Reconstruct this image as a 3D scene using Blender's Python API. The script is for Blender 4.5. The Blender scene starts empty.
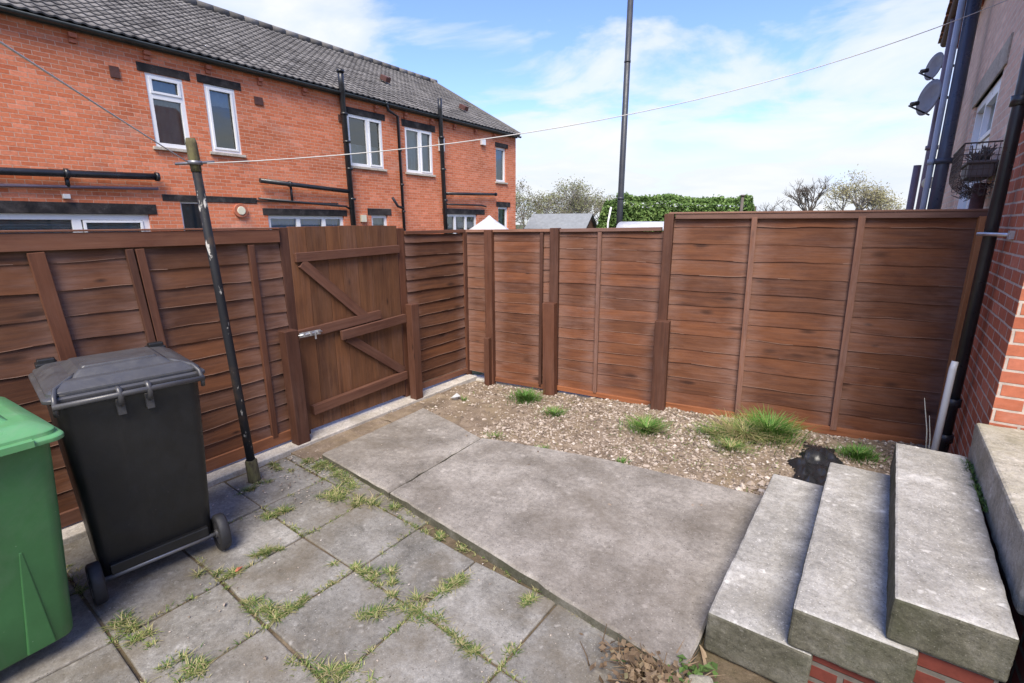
import bpy, math, random
from mathutils import Vector, Matrix, noise
random.seed(7)
R = math.radians
S = bpy.context.scene
COL = S.collection
PI = math.pi

# ------------------------------------------------------------------ node helpers
def new_mat(name):
    m = bpy.data.materials.new(name); m.use_nodes = True
    nt = m.node_tree; nt.nodes.clear()
    out = nt.nodes.new('ShaderNodeOutputMaterial')
    b = nt.nodes.new('ShaderNodeBsdfPrincipled')
    nt.links.new(b.outputs[0], out.inputs[0])
    return m, nt, b
def N(nt, t, **kw):
    n = nt.nodes.new(t)
    for k, v in kw.items():
        if k.startswith('i_'):
            n.inputs[k[2:].replace('_', ' ')].default_value = v
        else: setattr(n, k, v)
    return n
def L(nt, a, b): nt.links.new(a, b)
def ramp(nt, fac, stops, interp='LINEAR'):
    r = N(nt, 'ShaderNodeValToRGB'); r.color_ramp.interpolation = interp
    e = r.color_ramp.elements
    while len(e) < len(stops): e.new(0.5)
    for i, (p, c) in enumerate(stops):
        e[i].position = p
        e[i].color = (c, c, c, 1) if isinstance(c, (int, float)) else (*c, 1)
    L(nt, fac, r.inputs[0]); return r.outputs[0]
def mix(nt, fac, a, b, mode='MIX'):
    m = N(nt, 'ShaderNodeMix', data_type='RGBA', blend_type=mode)
    for sock, v in ((m.inputs[0], fac), (m.inputs[6], a), (m.inputs[7], b)):
        if hasattr(v, 'is_linked'): L(nt, v, sock)
        elif isinstance(v, (int, float)): sock.default_value = v if sock == m.inputs[0] else (v, v, v, 1)
        else: sock.default_value = (*v, 1)
    return m.outputs[2]
def math_(nt, op, a, b=None, clamp=False):
    m = N(nt, 'ShaderNodeMath', operation=op, use_clamp=clamp)
    for i, v in enumerate((a, b)):
        if v is None: continue
        if hasattr(v, 'is_linked'): L(nt, v, m.inputs[i])
        else: m.inputs[i].default_value = v
    return m.outputs[0]
def coord(nt, kind='Object', scale=(1, 1, 1)):
    t = N(nt, 'ShaderNodeTexCoord'); mp = N(nt, 'ShaderNodeMapping')
    mp.inputs['Scale'].default_value = scale
    L(nt, t.outputs[kind], mp.inputs[0]); return mp.outputs[0]
def nz(nt, vec, scale, detail=4, rough=0.6, dist=0.0):
    n = N(nt, 'ShaderNodeTexNoise')
    n.inputs['Scale'].default_value = scale; n.inputs['Detail'].default_value = detail
    n.inputs['Roughness'].default_value = rough; n.inputs['Distortion'].default_value = dist
    L(nt, vec, n.inputs['Vector']); return n.outputs['Fac']
def bump(nt, b, h, strength=0.3, dist=0.01):
    n = N(nt, 'ShaderNodeBump'); n.inputs['Strength'].default_value = strength
    n.inputs['Distance'].default_value = dist
    L(nt, h, n.inputs['Height']); L(nt, n.outputs[0], b.inputs['Normal'])
def rim(nt):
    u = N(nt, 'ShaderNodeUVMap', uv_map='rim'); x = N(nt, 'ShaderNodeSeparateXYZ'); L(nt, u.outputs[0], x.inputs[0]); return x.outputs[0]
def rnd(nt):
    return N(nt, 'ShaderNodeAttribute', attribute_name='rnd').outputs['Fac']

# ------------------------------------------------------------------ materials
def wood(name, dark, mid, light, rough=0.7, wear=0.5, bands=False):
    m, nt, b = new_mat(name)
    uv = coord(nt, 'UV')
    g = nz(nt, coord(nt, 'UV', (1.6, 42, 1)), 1.0, 6, 0.62, 0.5)
    g2 = nz(nt, coord(nt, 'UV', (2.2, 7, 1)), 1.0, 4, 0.6, 0.6)
    c = ramp(nt, g, [(0.25, dark), (0.52, mid), (0.8, light)])
    c = mix(nt, ramp(nt, g2, [(0.35, 0.0), (0.75, 0.75)]), c, light)
    r = rnd(nt)
    c = mix(nt, 1.0, c, ramp(nt, r, [(0, (0.76, 0.76, 0.80)), (0.5, (1, 1, 1)), (1, (1.28, 1.20, 1.1))]), 'MULTIPLY')
    # knots
    v = N(nt, 'ShaderNodeTexVoronoi'); v.inputs['Scale'].default_value = 1.0
    L(nt, coord(nt, 'UV', (3.0, 8.0, 1)), v.inputs['Vector'])
    kn = ramp(nt, v.outputs['Distance'], [(0.03, 1.0), (0.13, 0.0)])
    kk = nz(nt, uv, 0.9, 1)
    kn = math_(nt, 'MULTIPLY', kn, ramp(nt, kk, [(0.5, 0.0), (0.56, 0.8)]))
    c = mix(nt, kn, c, tuple(x * 0.45 for x in dark))
    # worn pale blotches where the stain has weathered off
    w = nz(nt, coord(nt, 'UV', (1.2, 3.0, 1)), 1.1, 8, 0.72)
    w2 = nz(nt, coord(nt, 'UV', (5, 60, 1)), 1.0, 4, 0.7)
    c = mix(nt, math_(nt, 'GREATER_THAN', r, 1.5), c, mix(nt, ramp(nt, g2, [(.3, .15), (.7, .9)]), c, (0.36, 0.235, 0.175)))
    wf = math_(nt, 'MULTIPLY', ramp(nt, w, [(0.46, 0.0), (0.70, wear)]), ramp(nt, w2, [(0.35, 0.15), (0.65, 1.0)]))
    c = mix(nt, wf, c, (0.225, 0.135, 0.108))
    if bands:   # stain brushed thin beside the battens, board by board
        d = math_(nt, 'ADD', rim(nt), math_(nt, 'MULTIPLY', math_(nt, 'SUBTRACT', nz(nt, coord(nt, 'UV', (2.5, 11, 1)), 1.3, 5, 0.65), .5), .34))
        bf_ = math_(nt, 'MULTIPLY', ramp(nt, d, [(0.02, .42), (0.09, .22), (0.18, 0.0)]), ramp(nt, w2, [(0.3, 0.35), (0.65, 1.0)]))
        c = mix(nt, bf_, c, (0.30, 0.19, 0.155))
        # dark tannin marks round knots, in rows down the panel
        kd = N(nt, 'ShaderNodeTexVoronoi'); kd.inputs['Scale'].default_value = 1.0; L(nt, coord(nt, 'UV', (1.9, 5.5, 1)), kd.inputs['Vector'])
        c = mix(nt, ramp(nt, math_(nt, 'ADD', kd.outputs['Distance'], math_(nt, 'MULTIPLY', math_(nt, 'SUBTRACT', g, .5), .12)), [(.05, .75), (.16, 0.0)]), c, tuple(x * .6 for x in dark))
    L(nt, c, b.inputs['Base Color']); b.inputs['Roughness'].default_value = rough
    b.inputs['Specular IOR Level'].default_value = 0.3
    bump(nt, b, math_(nt, 'ADD', g, math_(nt, 'MULTIPLY', kn, -0.6)), 0.35, 0.004)
    return m

def brick(name, c1, c2, dark, mortar, mort=0.010, soot=0.3, bumpd=0.006):
    m, nt, b = new_mat(name)
    uv = coord(nt, 'UV')
    nd = N(nt, 'ShaderNodeTexNoise'); nd.inputs['Scale'].default_value = 9.0
    L(nt, uv, nd.inputs['Vector'])
    off = N(nt, 'ShaderNodeVectorMath', operation='SCALE'); off.inputs['Scale'].default_value = 0.006
    L(nt, nd.outputs['Color'], off.inputs[0])
    ad = N(nt, 'ShaderNodeVectorMath', operation='ADD'); L(nt, uv, ad.inputs[0]); L(nt, off.outputs[0], ad.inputs[1])
    t = N(nt, 'ShaderNodeTexBrick')
    L(nt, ad.outputs[0], t.inputs['Vector'])
    for k, v in (('Scale', 1.0), ('Brick Width', 0.225), ('Row Height', 0.076), ('Mortar Size', mort), ('Mortar Smooth', 0.25), ('Bias', -0.15)):
        t.inputs[k].default_value = v
    t.inputs['Color1'].default_value = (0, 0, 0, 1); t.inputs['Color2'].default_value = (1, 1, 1, 1)
    t.inputs['Mortar'].default_value = (0.5, 0.5, 0.5, 1)
    c = ramp(nt, t.outputs['Color'], [(0.0, c1), (0.3, c2), (0.5, c1), (0.66, tuple(min(1, a_ * 1.12 + .03) for a_ in c1)), (0.8, c2), (0.95, dark)])
    bl = nz(nt, uv, 22, 5, 0.65)
    c = mix(nt, 0.8, c, ramp(nt, bl, [(0.25, 0.72), (0.55, 1.0), (0.85, 1.25)]), 'MULTIPLY')
    lg = nz(nt, uv, 0.7, 5, 0.65)
    c = mix(nt, soot, c, ramp(nt, lg, [(0.3, 0.45), (0.5, 1.0), (0.7, 1.2)]), 'MULTIPLY')
    st = nz(nt, coord(nt, 'UV', (0.5, 1.4, 1)), 1.3, 7, 0.7)
    c = mix(nt, ramp(nt, st, [(0.56, 0.0), (0.8, soot)]), c, (0.55, 0.42, 0.36))
    mo = mix(nt, 0.5, mortar, ramp(nt, bl, [(0.3, 0.5), (0.7, 1.3)]), 'MULTIPLY')
    c = mix(nt, t.outputs['Fac'], c, mo)
    L(nt, c, b.inputs['Base Color']); b.inputs['Roughness'].default_value = 0.88
    b.inputs['Specular IOR Level'].default_value = 0.25
    h = math_(nt, 'ADD', math_(nt, 'MULTIPLY', t.outputs['Fac'], -1.0), math_(nt, 'MULTIPLY', bl, 0.35))
    bump(nt, b, h, 0.7, bumpd)
    return m

def concrete(name, dark, mid, light, patch=None, patch_amt=0.5, sc=1.0, spots=0.6, coordk='Object'):
    m, nt, b = new_mat(name)
    o = coord(nt, coordk)
    a = nz(nt, o, 2.3 * sc, 8, 0.68, 0.3)
    f = nz(nt, o, 28 * sc, 6, 0.7)
    g = nz(nt, o, 110 * sc, 4, 0.7)
    c = ramp(nt, a, [(0.3, dark), (0.5, mid), (0.72, light)])
    c = mix(nt, 0.72, c, ramp(nt, f, [(0.28, 0.55), (0.5, 1.0), (0.74, 1.35)]), 'MULTIPLY')
    c = mix(nt, 0.6, c, ramp(nt, g, [(0.25, 0.55), (0.5, 1.0), (0.78, 1.5)]), 'MULTIPLY')
    r = rnd(nt)
    c = mix(nt, 1.0, c, ramp(nt, r, [(0, 0.82), (0.5, 1.0), (1, 1.15)]), 'MULTIPLY')
    # crisp specks and pits of the aggregate
    for sc2, lo_, amt, colr in ((52 * sc, .24, .7, tuple(min(1, x * 1.22) for x in light)), (38 * sc, .19, .8, tuple(x * .5 for x in dark))):
        vv = N(nt, 'ShaderNodeTexVoronoi'); vv.inputs['Scale'].default_value = sc2; vv.inputs['Randomness'].default_value = 1.0
        L(nt, o, vv.inputs['Vector'])
        pick = N(nt, 'ShaderNodeSeparateColor'); L(nt, vv.outputs['Color'], pick.inputs[0])
        c = mix(nt, math_(nt, 'MULTIPLY', ramp(nt, vv.outputs['Distance'], [(lo_ * .5, amt), (lo_, 0.0)]), math_(nt, 'GREATER_THAN', pick.outputs[0], .58)), c, colr)
    # pale lichen blots
    v = N(nt, 'ShaderNodeTexVoronoi'); v.inputs['Scale'].default_value = 13 * sc
    ds = N(nt, 'ShaderNodeVectorMath', operation='ADD'); L(nt, o, ds.inputs[0])
    n3 = N(nt, 'ShaderNodeTexNoise'); n3.inputs['Scale'].default_value = 30; L(nt, o, n3.inputs['Vector'])
    s3 = N(nt, 'ShaderNodeVectorMath', operation='SCALE'); s3.inputs['Scale'].default_value = 0.05
    L(nt, n3.outputs['Color'], s3.inputs[0]); L(nt, s3.outputs[0], ds.inputs[1])
    L(nt, ds.outputs[0], v.inputs['Vector'])
    sp = math_(nt, 'MULTIPLY', ramp(nt, v.outputs['Distance'], [(0.12, 1.0), (0.34, 0.0)]),
               ramp(nt, nz(nt, o, 5.1 * sc, 4, 0.6), [(0.5, 0.0), (0.66, spots)]))
    c = mix(nt, sp, c, tuple(min(1, x * 1.35) for x in light))
    if patch:
        pn = nz(nt, o, 1.25 * sc, 7, 0.7, 0.4)
        c = mix(nt, ramp(nt, pn, [(0.45, 0.0), (0.68, patch_amt)]), c, patch)
    L(nt, c, b.inputs['Base Color']); b.inputs['Roughness'].default_value = 0.92
    b.inputs['Specular IOR Level'].default_value = 0.2
    bump(nt, b, math_(nt, 'ADD', math_(nt, 'MULTIPLY', f, 1.0), math_(nt, 'MULTIPLY', g, 0.45)), 0.55, 0.006)
    return m

def simple(name, col, rough=0.5, metal=0.0, var=0.25, scale=8, bumps=0.0, spec=0.5, dust=None):
    m, nt, b = new_mat(name)
    o = coord(nt, 'Object')
    n = nz(nt, o, scale, 6, 0.65)
    c = mix(nt, 1.0, col, ramp(nt, n, [(0.25, 1 - var), (0.75, 1 + var)]), 'MULTIPLY')
    if dust:
        sm = nz(nt, coord(nt, 'Object', (1, 1, .45)), 4.5, 8, 0.72, 1.2); sc3 = nz(nt, coord(nt, 'Object', (70, 5, 9)), 1.0, 3, .6)
        c = mix(nt, ramp(nt, sm, [(.50, 0.0), (.74, .42)]), c, dust)
        c = mix(nt, ramp(nt, sc3, [(.68, 0.0), (.72, .3)]), c, dust)
        vv = N(nt, 'ShaderNodeTexVoronoi'); vv.inputs['Scale'].default_value = 16; L(nt, o, vv.inputs['Vector'])
        c = mix(nt, ramp(nt, vv.outputs['Distance'], [(.035, .5), (.06, 0.0)]), c, tuple(min(1, x * 1.8) for x in dust))
    L(nt, c, b.inputs['Base Color']); b.inputs['Roughness'].default_value = rough
    b.inputs['Metallic'].default_value = metal; b.inputs['Specular IOR Level'].default_value = spec
    rr = ramp(nt, nz(nt, o, scale * 2.3, 5), [(0.3, max(0, rough - 0.12)), (0.7, min(1, rough + 0.15))])
    L(nt, rr, b.inputs['Roughness'])
    if bumps: bump(nt, b, nz(nt, o, scale * 12, 3), bumps, 0.003)
    return m

def leafy(name, stops, rough=0.6, trans=0.25):
    m, nt, b = new_mat(name)
    c = ramp(nt, rnd(nt), stops)
    o = coord(nt, 'Object')
    c = mix(nt, 0.6, c, ramp(nt, nz(nt, o, 3.0, 4), [(0.3, 0.6), (0.7, 1.35)]), 'MULTIPLY')
    L(nt, c, b.inputs['Base Color']); b.inputs['Roughness'].default_value = rough
    b.inputs['Specular IOR Level'].default_value = 0.25
    tr = N(nt, 'ShaderNodeBsdfTranslucent'); L(nt, c, tr.inputs[0])
    ms = N(nt, 'ShaderNodeMixShader'); ms.inputs[0].default_value = trans
    out = [n for n in nt.nodes if n.type == 'OUTPUT_MATERIAL'][0]
    L(nt, b.outputs[0], ms.inputs[1]); L(nt, tr.outputs[0], ms.inputs[2]); L(nt, ms.outputs[0], out.inputs[0])
    return m

def glass_mat():
    m, nt, b = new_mat('window_glass')
    out = [n for n in nt.nodes if n.type == 'OUTPUT_MATERIAL'][0]
    nt.nodes.remove(b)
    t = N(nt, 'ShaderNodeBsdfTransparent'); t.inputs[0].default_value = (0.72, 0.8, 0.8, 1)
    g = N(nt, 'ShaderNodeBsdfGlossy'); g.inputs['Roughness'].default_value = 0.02
    g.inputs['Color'].default_value = (0.9, 0.95, 0.96, 1)
    f = N(nt, 'ShaderNodeFresnel'); f.inputs[0].default_value = 1.9
    f2 = math_(nt, 'MULTIPLY', f.outputs[0], 1.3, True)
    ms = N(nt, 'ShaderNodeMixShader')
    L(nt, f2, ms.inputs[0]); L(nt, t.outputs[0], ms.inputs[1]); L(nt, g.outputs[0], ms.inputs[2])
    L(nt, ms.outputs[0], out.inputs[0]); return m

M = {}
M['fence'] = wood('fence_wood_stained', (0.050, 0.0195, 0.0110), (0.102, 0.0375, 0.0180), (0.178, 0.070, 0.030), 0.72, 0.50, True)
M['fence_left'] = wood('fence_wood_brown', (0.040, 0.0165, 0.0095), (0.084, 0.033, 0.016), (0.155, 0.064, 0.028), 0.68, 0.28, True)
M['gate'] = wood('gate_wood', (0.048, 0.021, 0.011), (0.098, 0.042, 0.020), (0.175, 0.078, 0.034), 0.66, 0.4)
M['gate_rail'] = wood('gate_rail_wood', (0.055, 0.022, 0.013), (0.105, 0.043, 0.026), (0.16, 0.075, 0.045), 0.68, 0.3)
M['post'] = wood('post_wood', (0.035, 0.014, 0.008), (0.075, 0.029, 0.016), (0.12, 0.05, 0.028), 0.68, 0.25)
M['rail_faded'] = wood('rail_wood_faded', (0.10, 0.048, 0.032), (0.175, 0.092, 0.064), (0.26, 0.15, 0.11), 0.7, 0.5)
M['post_fresh'] = wood('post_wood_orange', (0.16, 0.065, 0.025), (0.24, 0.11, 0.045), (0.34, 0.17, 0.08), 0.7, 0.2)
M['gravel_board'] = wood('base_board_wood', (0.11, 0.036, 0.015), (0.19, 0.068, 0.028), (0.27, 0.11, 0.05), 0.7, 0.3)
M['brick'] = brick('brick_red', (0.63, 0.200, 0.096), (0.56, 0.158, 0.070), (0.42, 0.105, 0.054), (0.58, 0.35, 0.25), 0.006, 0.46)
M['brick_pier'] = brick('brick_pier', (0.42, 0.132, 0.068), (0.36, 0.105, 0.054), (0.17, 0.075, 0.055), (0.48, 0.40, 0.33), 0.0075, 0.45, 0.008)
M['brick_buff'] = brick('brick_buff', (0.78, 0.55, 0.41), (0.74, 0.50, 0.37), (0.60, 0.40, 0.30), (0.76, 0.65, 0.54), 0.008, 0.3)
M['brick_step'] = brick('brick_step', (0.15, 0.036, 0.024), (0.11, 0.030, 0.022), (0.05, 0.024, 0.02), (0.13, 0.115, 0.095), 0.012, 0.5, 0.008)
M['paver'] = concrete('paving_stone', (0.108, 0.100, 0.086), (0.205, 0.194, 0.172), (0.30, 0.288, 0.262), (0.125, 0.10, 0.066), 0.75, 1.4, 0.8)
M['slab'] = concrete('cast_concrete', (0.135, 0.120, 0.102), (0.240, 0.218, 0.190), (0.35, 0.322, 0.285), (0.125, 0.104, 0.080), 0.7, 1.1, 0.7)
M['step'] = concrete('step_concrete', (0.20, 0.190, 0.168), (0.315, 0.302, 0.274), (0.52, 0.505, 0.47), (0.20, 0.18, 0.14), 0.4, 1.4, 1.0)
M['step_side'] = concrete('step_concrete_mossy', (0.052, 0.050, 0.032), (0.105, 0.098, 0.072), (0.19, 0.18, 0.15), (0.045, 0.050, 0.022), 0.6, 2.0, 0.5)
M['landing'] = concrete('landing_stone', (0.20, 0.185, 0.14), (0.33, 0.305, 0.245), (0.46, 0.43, 0.37), (0.22, 0.20, 0.11), 0.5, 1.4, 0.6)
M['kerb'] = concrete('kerb_concrete', (0.30, 0.275, 0.24), (0.42, 0.39, 0.35), (0.52, 0.49, 0.44), (0.25, 0.21, 0.15), 0.5, 1.5, 0.4)
M['stone'] = concrete('stone_lintel', (0.36, 0.31, 0.25), (0.47, 0.42, 0.34), (0.56, 0.51, 0.43), None, 0, 1.0, 0.3)
M['black_lintel'] = concrete('sooty_lintel', (0.014, 0.013, 0.014), (0.026, 0.024, 0.024), (0.08, 0.072, 0.068), (0.11, 0.09, 0.08), .35, 1.6, 0.6)
M['soil'] = concrete('soil', (0.060, 0.042, 0.026), (0.11, 0.082, 0.052), (0.18, 0.14, 0.095), (0.09, 0.085, 0.04), 0.5, 2.0, 0.3)
M['bed'] = concrete('gravel_soil', (0.10, 0.075, 0.054), (0.19, 0.145, 0.105), (0.30, 0.24, 0.18), (0.25, 0.19, 0.11), 0.6, 2.2, 0.3)
M['tarmac'] = concrete('tarmac', (0.04, 0.04, 0.04), (0.055, 0.054, 0.052), (0.075, 0.073, 0.07), None, 0, 0.7, 0.2)
M['grass_far'] = concrete('rough_grass_ground', (0.05, 0.06, 0.025), (0.08, 0.09, 0.04), (0.12, 0.12, 0.06), None, 0, 0.5, 0.2)
M['tile'] = None
m, nt, b = new_mat('roof_tile_grey'); M['tile'] = m
c = ramp(nt, rnd(nt), [(0, (0.095, 0.090, 0.087)), (0.5, (0.145, 0.138, 0.132)), (1, (0.195, 0.185, 0.176))])
c = mix(nt, 0.7, c, ramp(nt, nz(nt, coord(nt), 1.2, 6, 0.7), [(0.3, 0.7), (0.7, 1.3)]), 'MULTIPLY')
c = mix(nt, 0.6, c, ramp(nt, nz(nt, coord(nt), 30, 4, 0.7), [(0.3, 0.7), (0.7, 1.35)]), 'MULTIPLY')
L(nt, c, b.inputs['Base Color']); b.inputs['Roughness'].default_value = 0.92; b.inputs['Specular IOR Level'].default_value = 0.12
M['tile_red'] = simple('roof_tile_red', (0.22, 0.085, 0.055), 0.8, 0, 0.4, 6)
M['upvc'] = simple('white_window_frame', (0.78, 0.78, 0.77), 0.35, 0, 0.05, 3)
M['glass'] = glass_mat()
M['curtain'] = simple('curtain_sky_pale', (0.62, 0.65, 0.66), 0.9, 0, 0.15, 4)  # cloth tone paled to carry the sky reflected in the panes
M['curtain_dark'] = simple('curtain_teal', (0.16, 0.21, 0.21), 0.9, 0, 0.2, 4)
M['curtain_reflect_grey'] = simple('curtain_reflect_grey', (0.40, 0.46, 0.45), 0.9, 0, 0.2, 4)  # grey reflection of the glass put into the sheet behind it
M['curtain_blue'] = simple('curtain_blue', (0.18, 0.38, 0.80), 0.9, 0, 0.2, 4)
M['room'] = simple('dim_room', (0.10, 0.10, 0.095), 0.9, 0, 0.2, 2)
M['black_pipe'] = simple('black_pipe', (0.018, 0.019, 0.022), 0.35, 0, 0.4, 6)
M['grey_pipe'] = simple('grey_blue_pipe', (0.055, 0.065, 0.095), 0.32, 0, 0.25, 3)
M['light_pipe'] = simple('pale_pipe', (0.36, 0.40, 0.47), 0.35, 0, 0.15, 3)
M['mauve_pipe'] = simple('mauve_pipe', (0.16, 0.12, 0.145), 0.45, 0, 0.25, 3)
M['white_pipe'] = simple('white_plastic_pipe', (0.50, 0.51, 0.51), 0.4, 0, 0.1, 5)
M['gutter'] = simple('gutter_dark', (0.040, 0.048, 0.048), 0.4, 0, 0.4, 4)
M['pole_black'] = None
m, nt, b = new_mat('flaking_black_paint'); M['pole_black'] = m
o = coord(nt, 'Object', (1, 1, 0.35))
f = ramp(nt, nz(nt, o, 26, 5, 0.7), [(0.60, 0.0), (0.66, 1.0)])
rust = ramp(nt, nz(nt, coord(nt), 7, 5), [(0.52, 0.0), (0.65, 0.8)])
c = mix(nt, rust, (0.014, 0.0145, 0.017), (0.045, 0.030, 0.022))
c = mix(nt, f, c, (0.42, 0.40, 0.36))
L(nt, c, b.inputs['Base Color']); b.inputs['Roughness'].default_value = 0.65; b.inputs['Specular IOR Level'].default_value = 0.25
m, nt, b = new_mat('mossy_timber'); M['moss'] = m
o = coord(nt, 'Object', (1, 1, 0.3))
c = ramp(nt, nz(nt, o, 30, 6, 0.7), [(0.3, (0.035, 0.028, 0.018)), (0.5, (0.10, 0.085, 0.04)), (0.7, (0.16, 0.15, 0.055))])
L(nt, c, b.inputs['Base Color']); b.inputs['Roughness'].default_value = 0.9
bump(nt, b, nz(nt, o, 40, 5), 0.7, 0.01)
M['lamp_post'] = simple('dark_steel', (0.035, 0.038, 0.045), 0.45, 0.0, 0.3, 1.5)
M['galv'] = simple('galvanised_steel', (0.56, 0.57, 0.58), 0.38, 0.8, 0.2, 30)
M['rope'] = simple('washing_line', (0.50, 0.49, 0.46), 0.7, 0, 0.15, 3)
M['bin_black'] = simple('black_bin_plastic', (0.0105, 0.0105, 0.0105), 0.45, 0, 0.35, 5, 0.12, 0.45, (0.030, 0.028, 0.026))
M['bin_lid'] = simple('charcoal_bin_lid', (0.055, 0.054, 0.056), 0.36, 0, 0.25, 5, 0.1, 0.5, (0.13, 0.125, 0.115))
M['bin_green'] = simple('green_bin_plastic', (0.045, 0.150, 0.048), 0.42, 0, 0.22, 4, 0.1, 0.5, (0.13, 0.19, 0.12))
M['bin_green_lid'] = simple('green_bin_lid', (0.090, 0.255, 0.100), 0.38, 0, 0.15, 4, 0.1, 0.5, (0.19, 0.26, 0.17))
M['tyre'] = simple('tyre_rubber', (0.018, 0.018, 0.02), 0.6, 0, 0.3, 10)
M['steel_bar'] = simple('dull_steel_bar', (0.20, 0.20, 0.21), 0.42, 0.6, 0.2, 12)
M['rack_wire'] = simple('rusty_wire', (0.085, 0.06, 0.05), 0.6, 0.3, 0.35, 12)
M['trough'] = simple('brown_trough', (0.11, 0.09, 0.085), 0.6, 0, 0.3, 10)
M['dish'] = simple('satellite_dish_grey', (0.20, 0.20, 0.22), 0.5, 0, 0.15, 6)
M['cream'] = simple('cream_plastic', (0.66, 0.62, 0.46), 0.5, 0, 0.08, 6)
M['white_sheet'] = simple('white_cover', (0.46, 0.47, 0.50), 0.6, 0, 0.3, 2.2, 0, 0.4, (0.26, 0.27, 0.28))
M['shed_roof'] = simple('shed_felt', (0.20, 0.215, 0.225), 0.85, 0, 0.2, 5)
M['shed_wood'] = wood('shed_wood', (0.10, 0.05, 0.03), (0.17, 0.09, 0.055), (0.24, 0.14, 0.09), 0.8, 0.3)
M['blackbag'] = simple('black_plastic_sheet', (0.016, 0.017, 0.02), 0.3, 0, 0.3, 9)
M['terracotta'] = simple('terracotta', (0.40, 0.13, 0.07), 0.8, 0, 0.3, 10)
M['vent'] = simple('rusty_vent', (0.085, 0.035, 0.028), 0.8, 0, 0.3, 12)
M['grass'] = leafy('grass_green', [(0, (0.05, 0.14, 0.024)), (0.45, (0.115, 0.25, 0.045)), (0.7, (0.20, 0.30, 0.08)), (0.85, (0.42, 0.35, 0.17)), (1, (0.52, 0.43, 0.26))])
M['weed'] = leafy('paving_weed', [(0, (0.05, 0.11, 0.022)), (0.35, (0.12, 0.19, 0.045)), (0.62, (0.24, 0.27, 0.085)), (0.85, (0.36, 0.33, 0.15)), (1, (0.42, 0.35, 0.20))])
M['straw'] = leafy('dead_stalks', [(0, (0.11, 0.075, 0.045)), (0.5, (0.24, 0.165, 0.10)), (0.8, (0.36, 0.27, 0.17)), (1, (0.05, 0.10, 0.03))])
M['hedge'] = leafy('hedge_leaves', [(0, (0.06, 0.105, 0.026)), (0.5, (0.13, 0.22, 0.055)), (1, (0.23, 0.33, 0.10))])
M['thicket'] = leafy('pale_twigs', [(0, (0.12, 0.105, 0.07)), (0.45, (0.20, 0.19, 0.105)), (0.8, (0.24, 0.28, 0.10)), (1, (0.36, 0.35, 0.27))])
M['willow'] = leafy('willow_leaves', [(0, (0.19, 0.165, 0.09)), (0.5, (0.28, 0.26, 0.13)), (1, (0.36, 0.35, 0.20))])
M['bark'] = simple('bark', (0.10, 0.085, 0.07), 0.9, 0, 0.3, 6)
M['bark_pale'] = simple('bark_pale', (0.22, 0.20, 0.18), 0.9, 0, 0.3, 6)
m, nt, b = new_mat('gravel_stones'); M['gravel'] = m
c = ramp(nt, rnd(nt), [(0, (0.10, 0.075, 0.055)), (0.3, (0.225, 0.175, 0.132)), (0.6, (0.335, 0.27, 0.213)), (0.9, (0.42, 0.355, 0.295)), (1, (0.56, 0.50, 0.44))])
c = mix(nt, 0.5, c, ramp(nt, nz(nt, coord(nt), 60, 4), [(0.3, 0.7), (0.7, 1.25)]), 'MULTIPLY')
L(nt, c, b.inputs['Base Color']); b.inputs['Roughness'].default_value = 0.9

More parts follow.
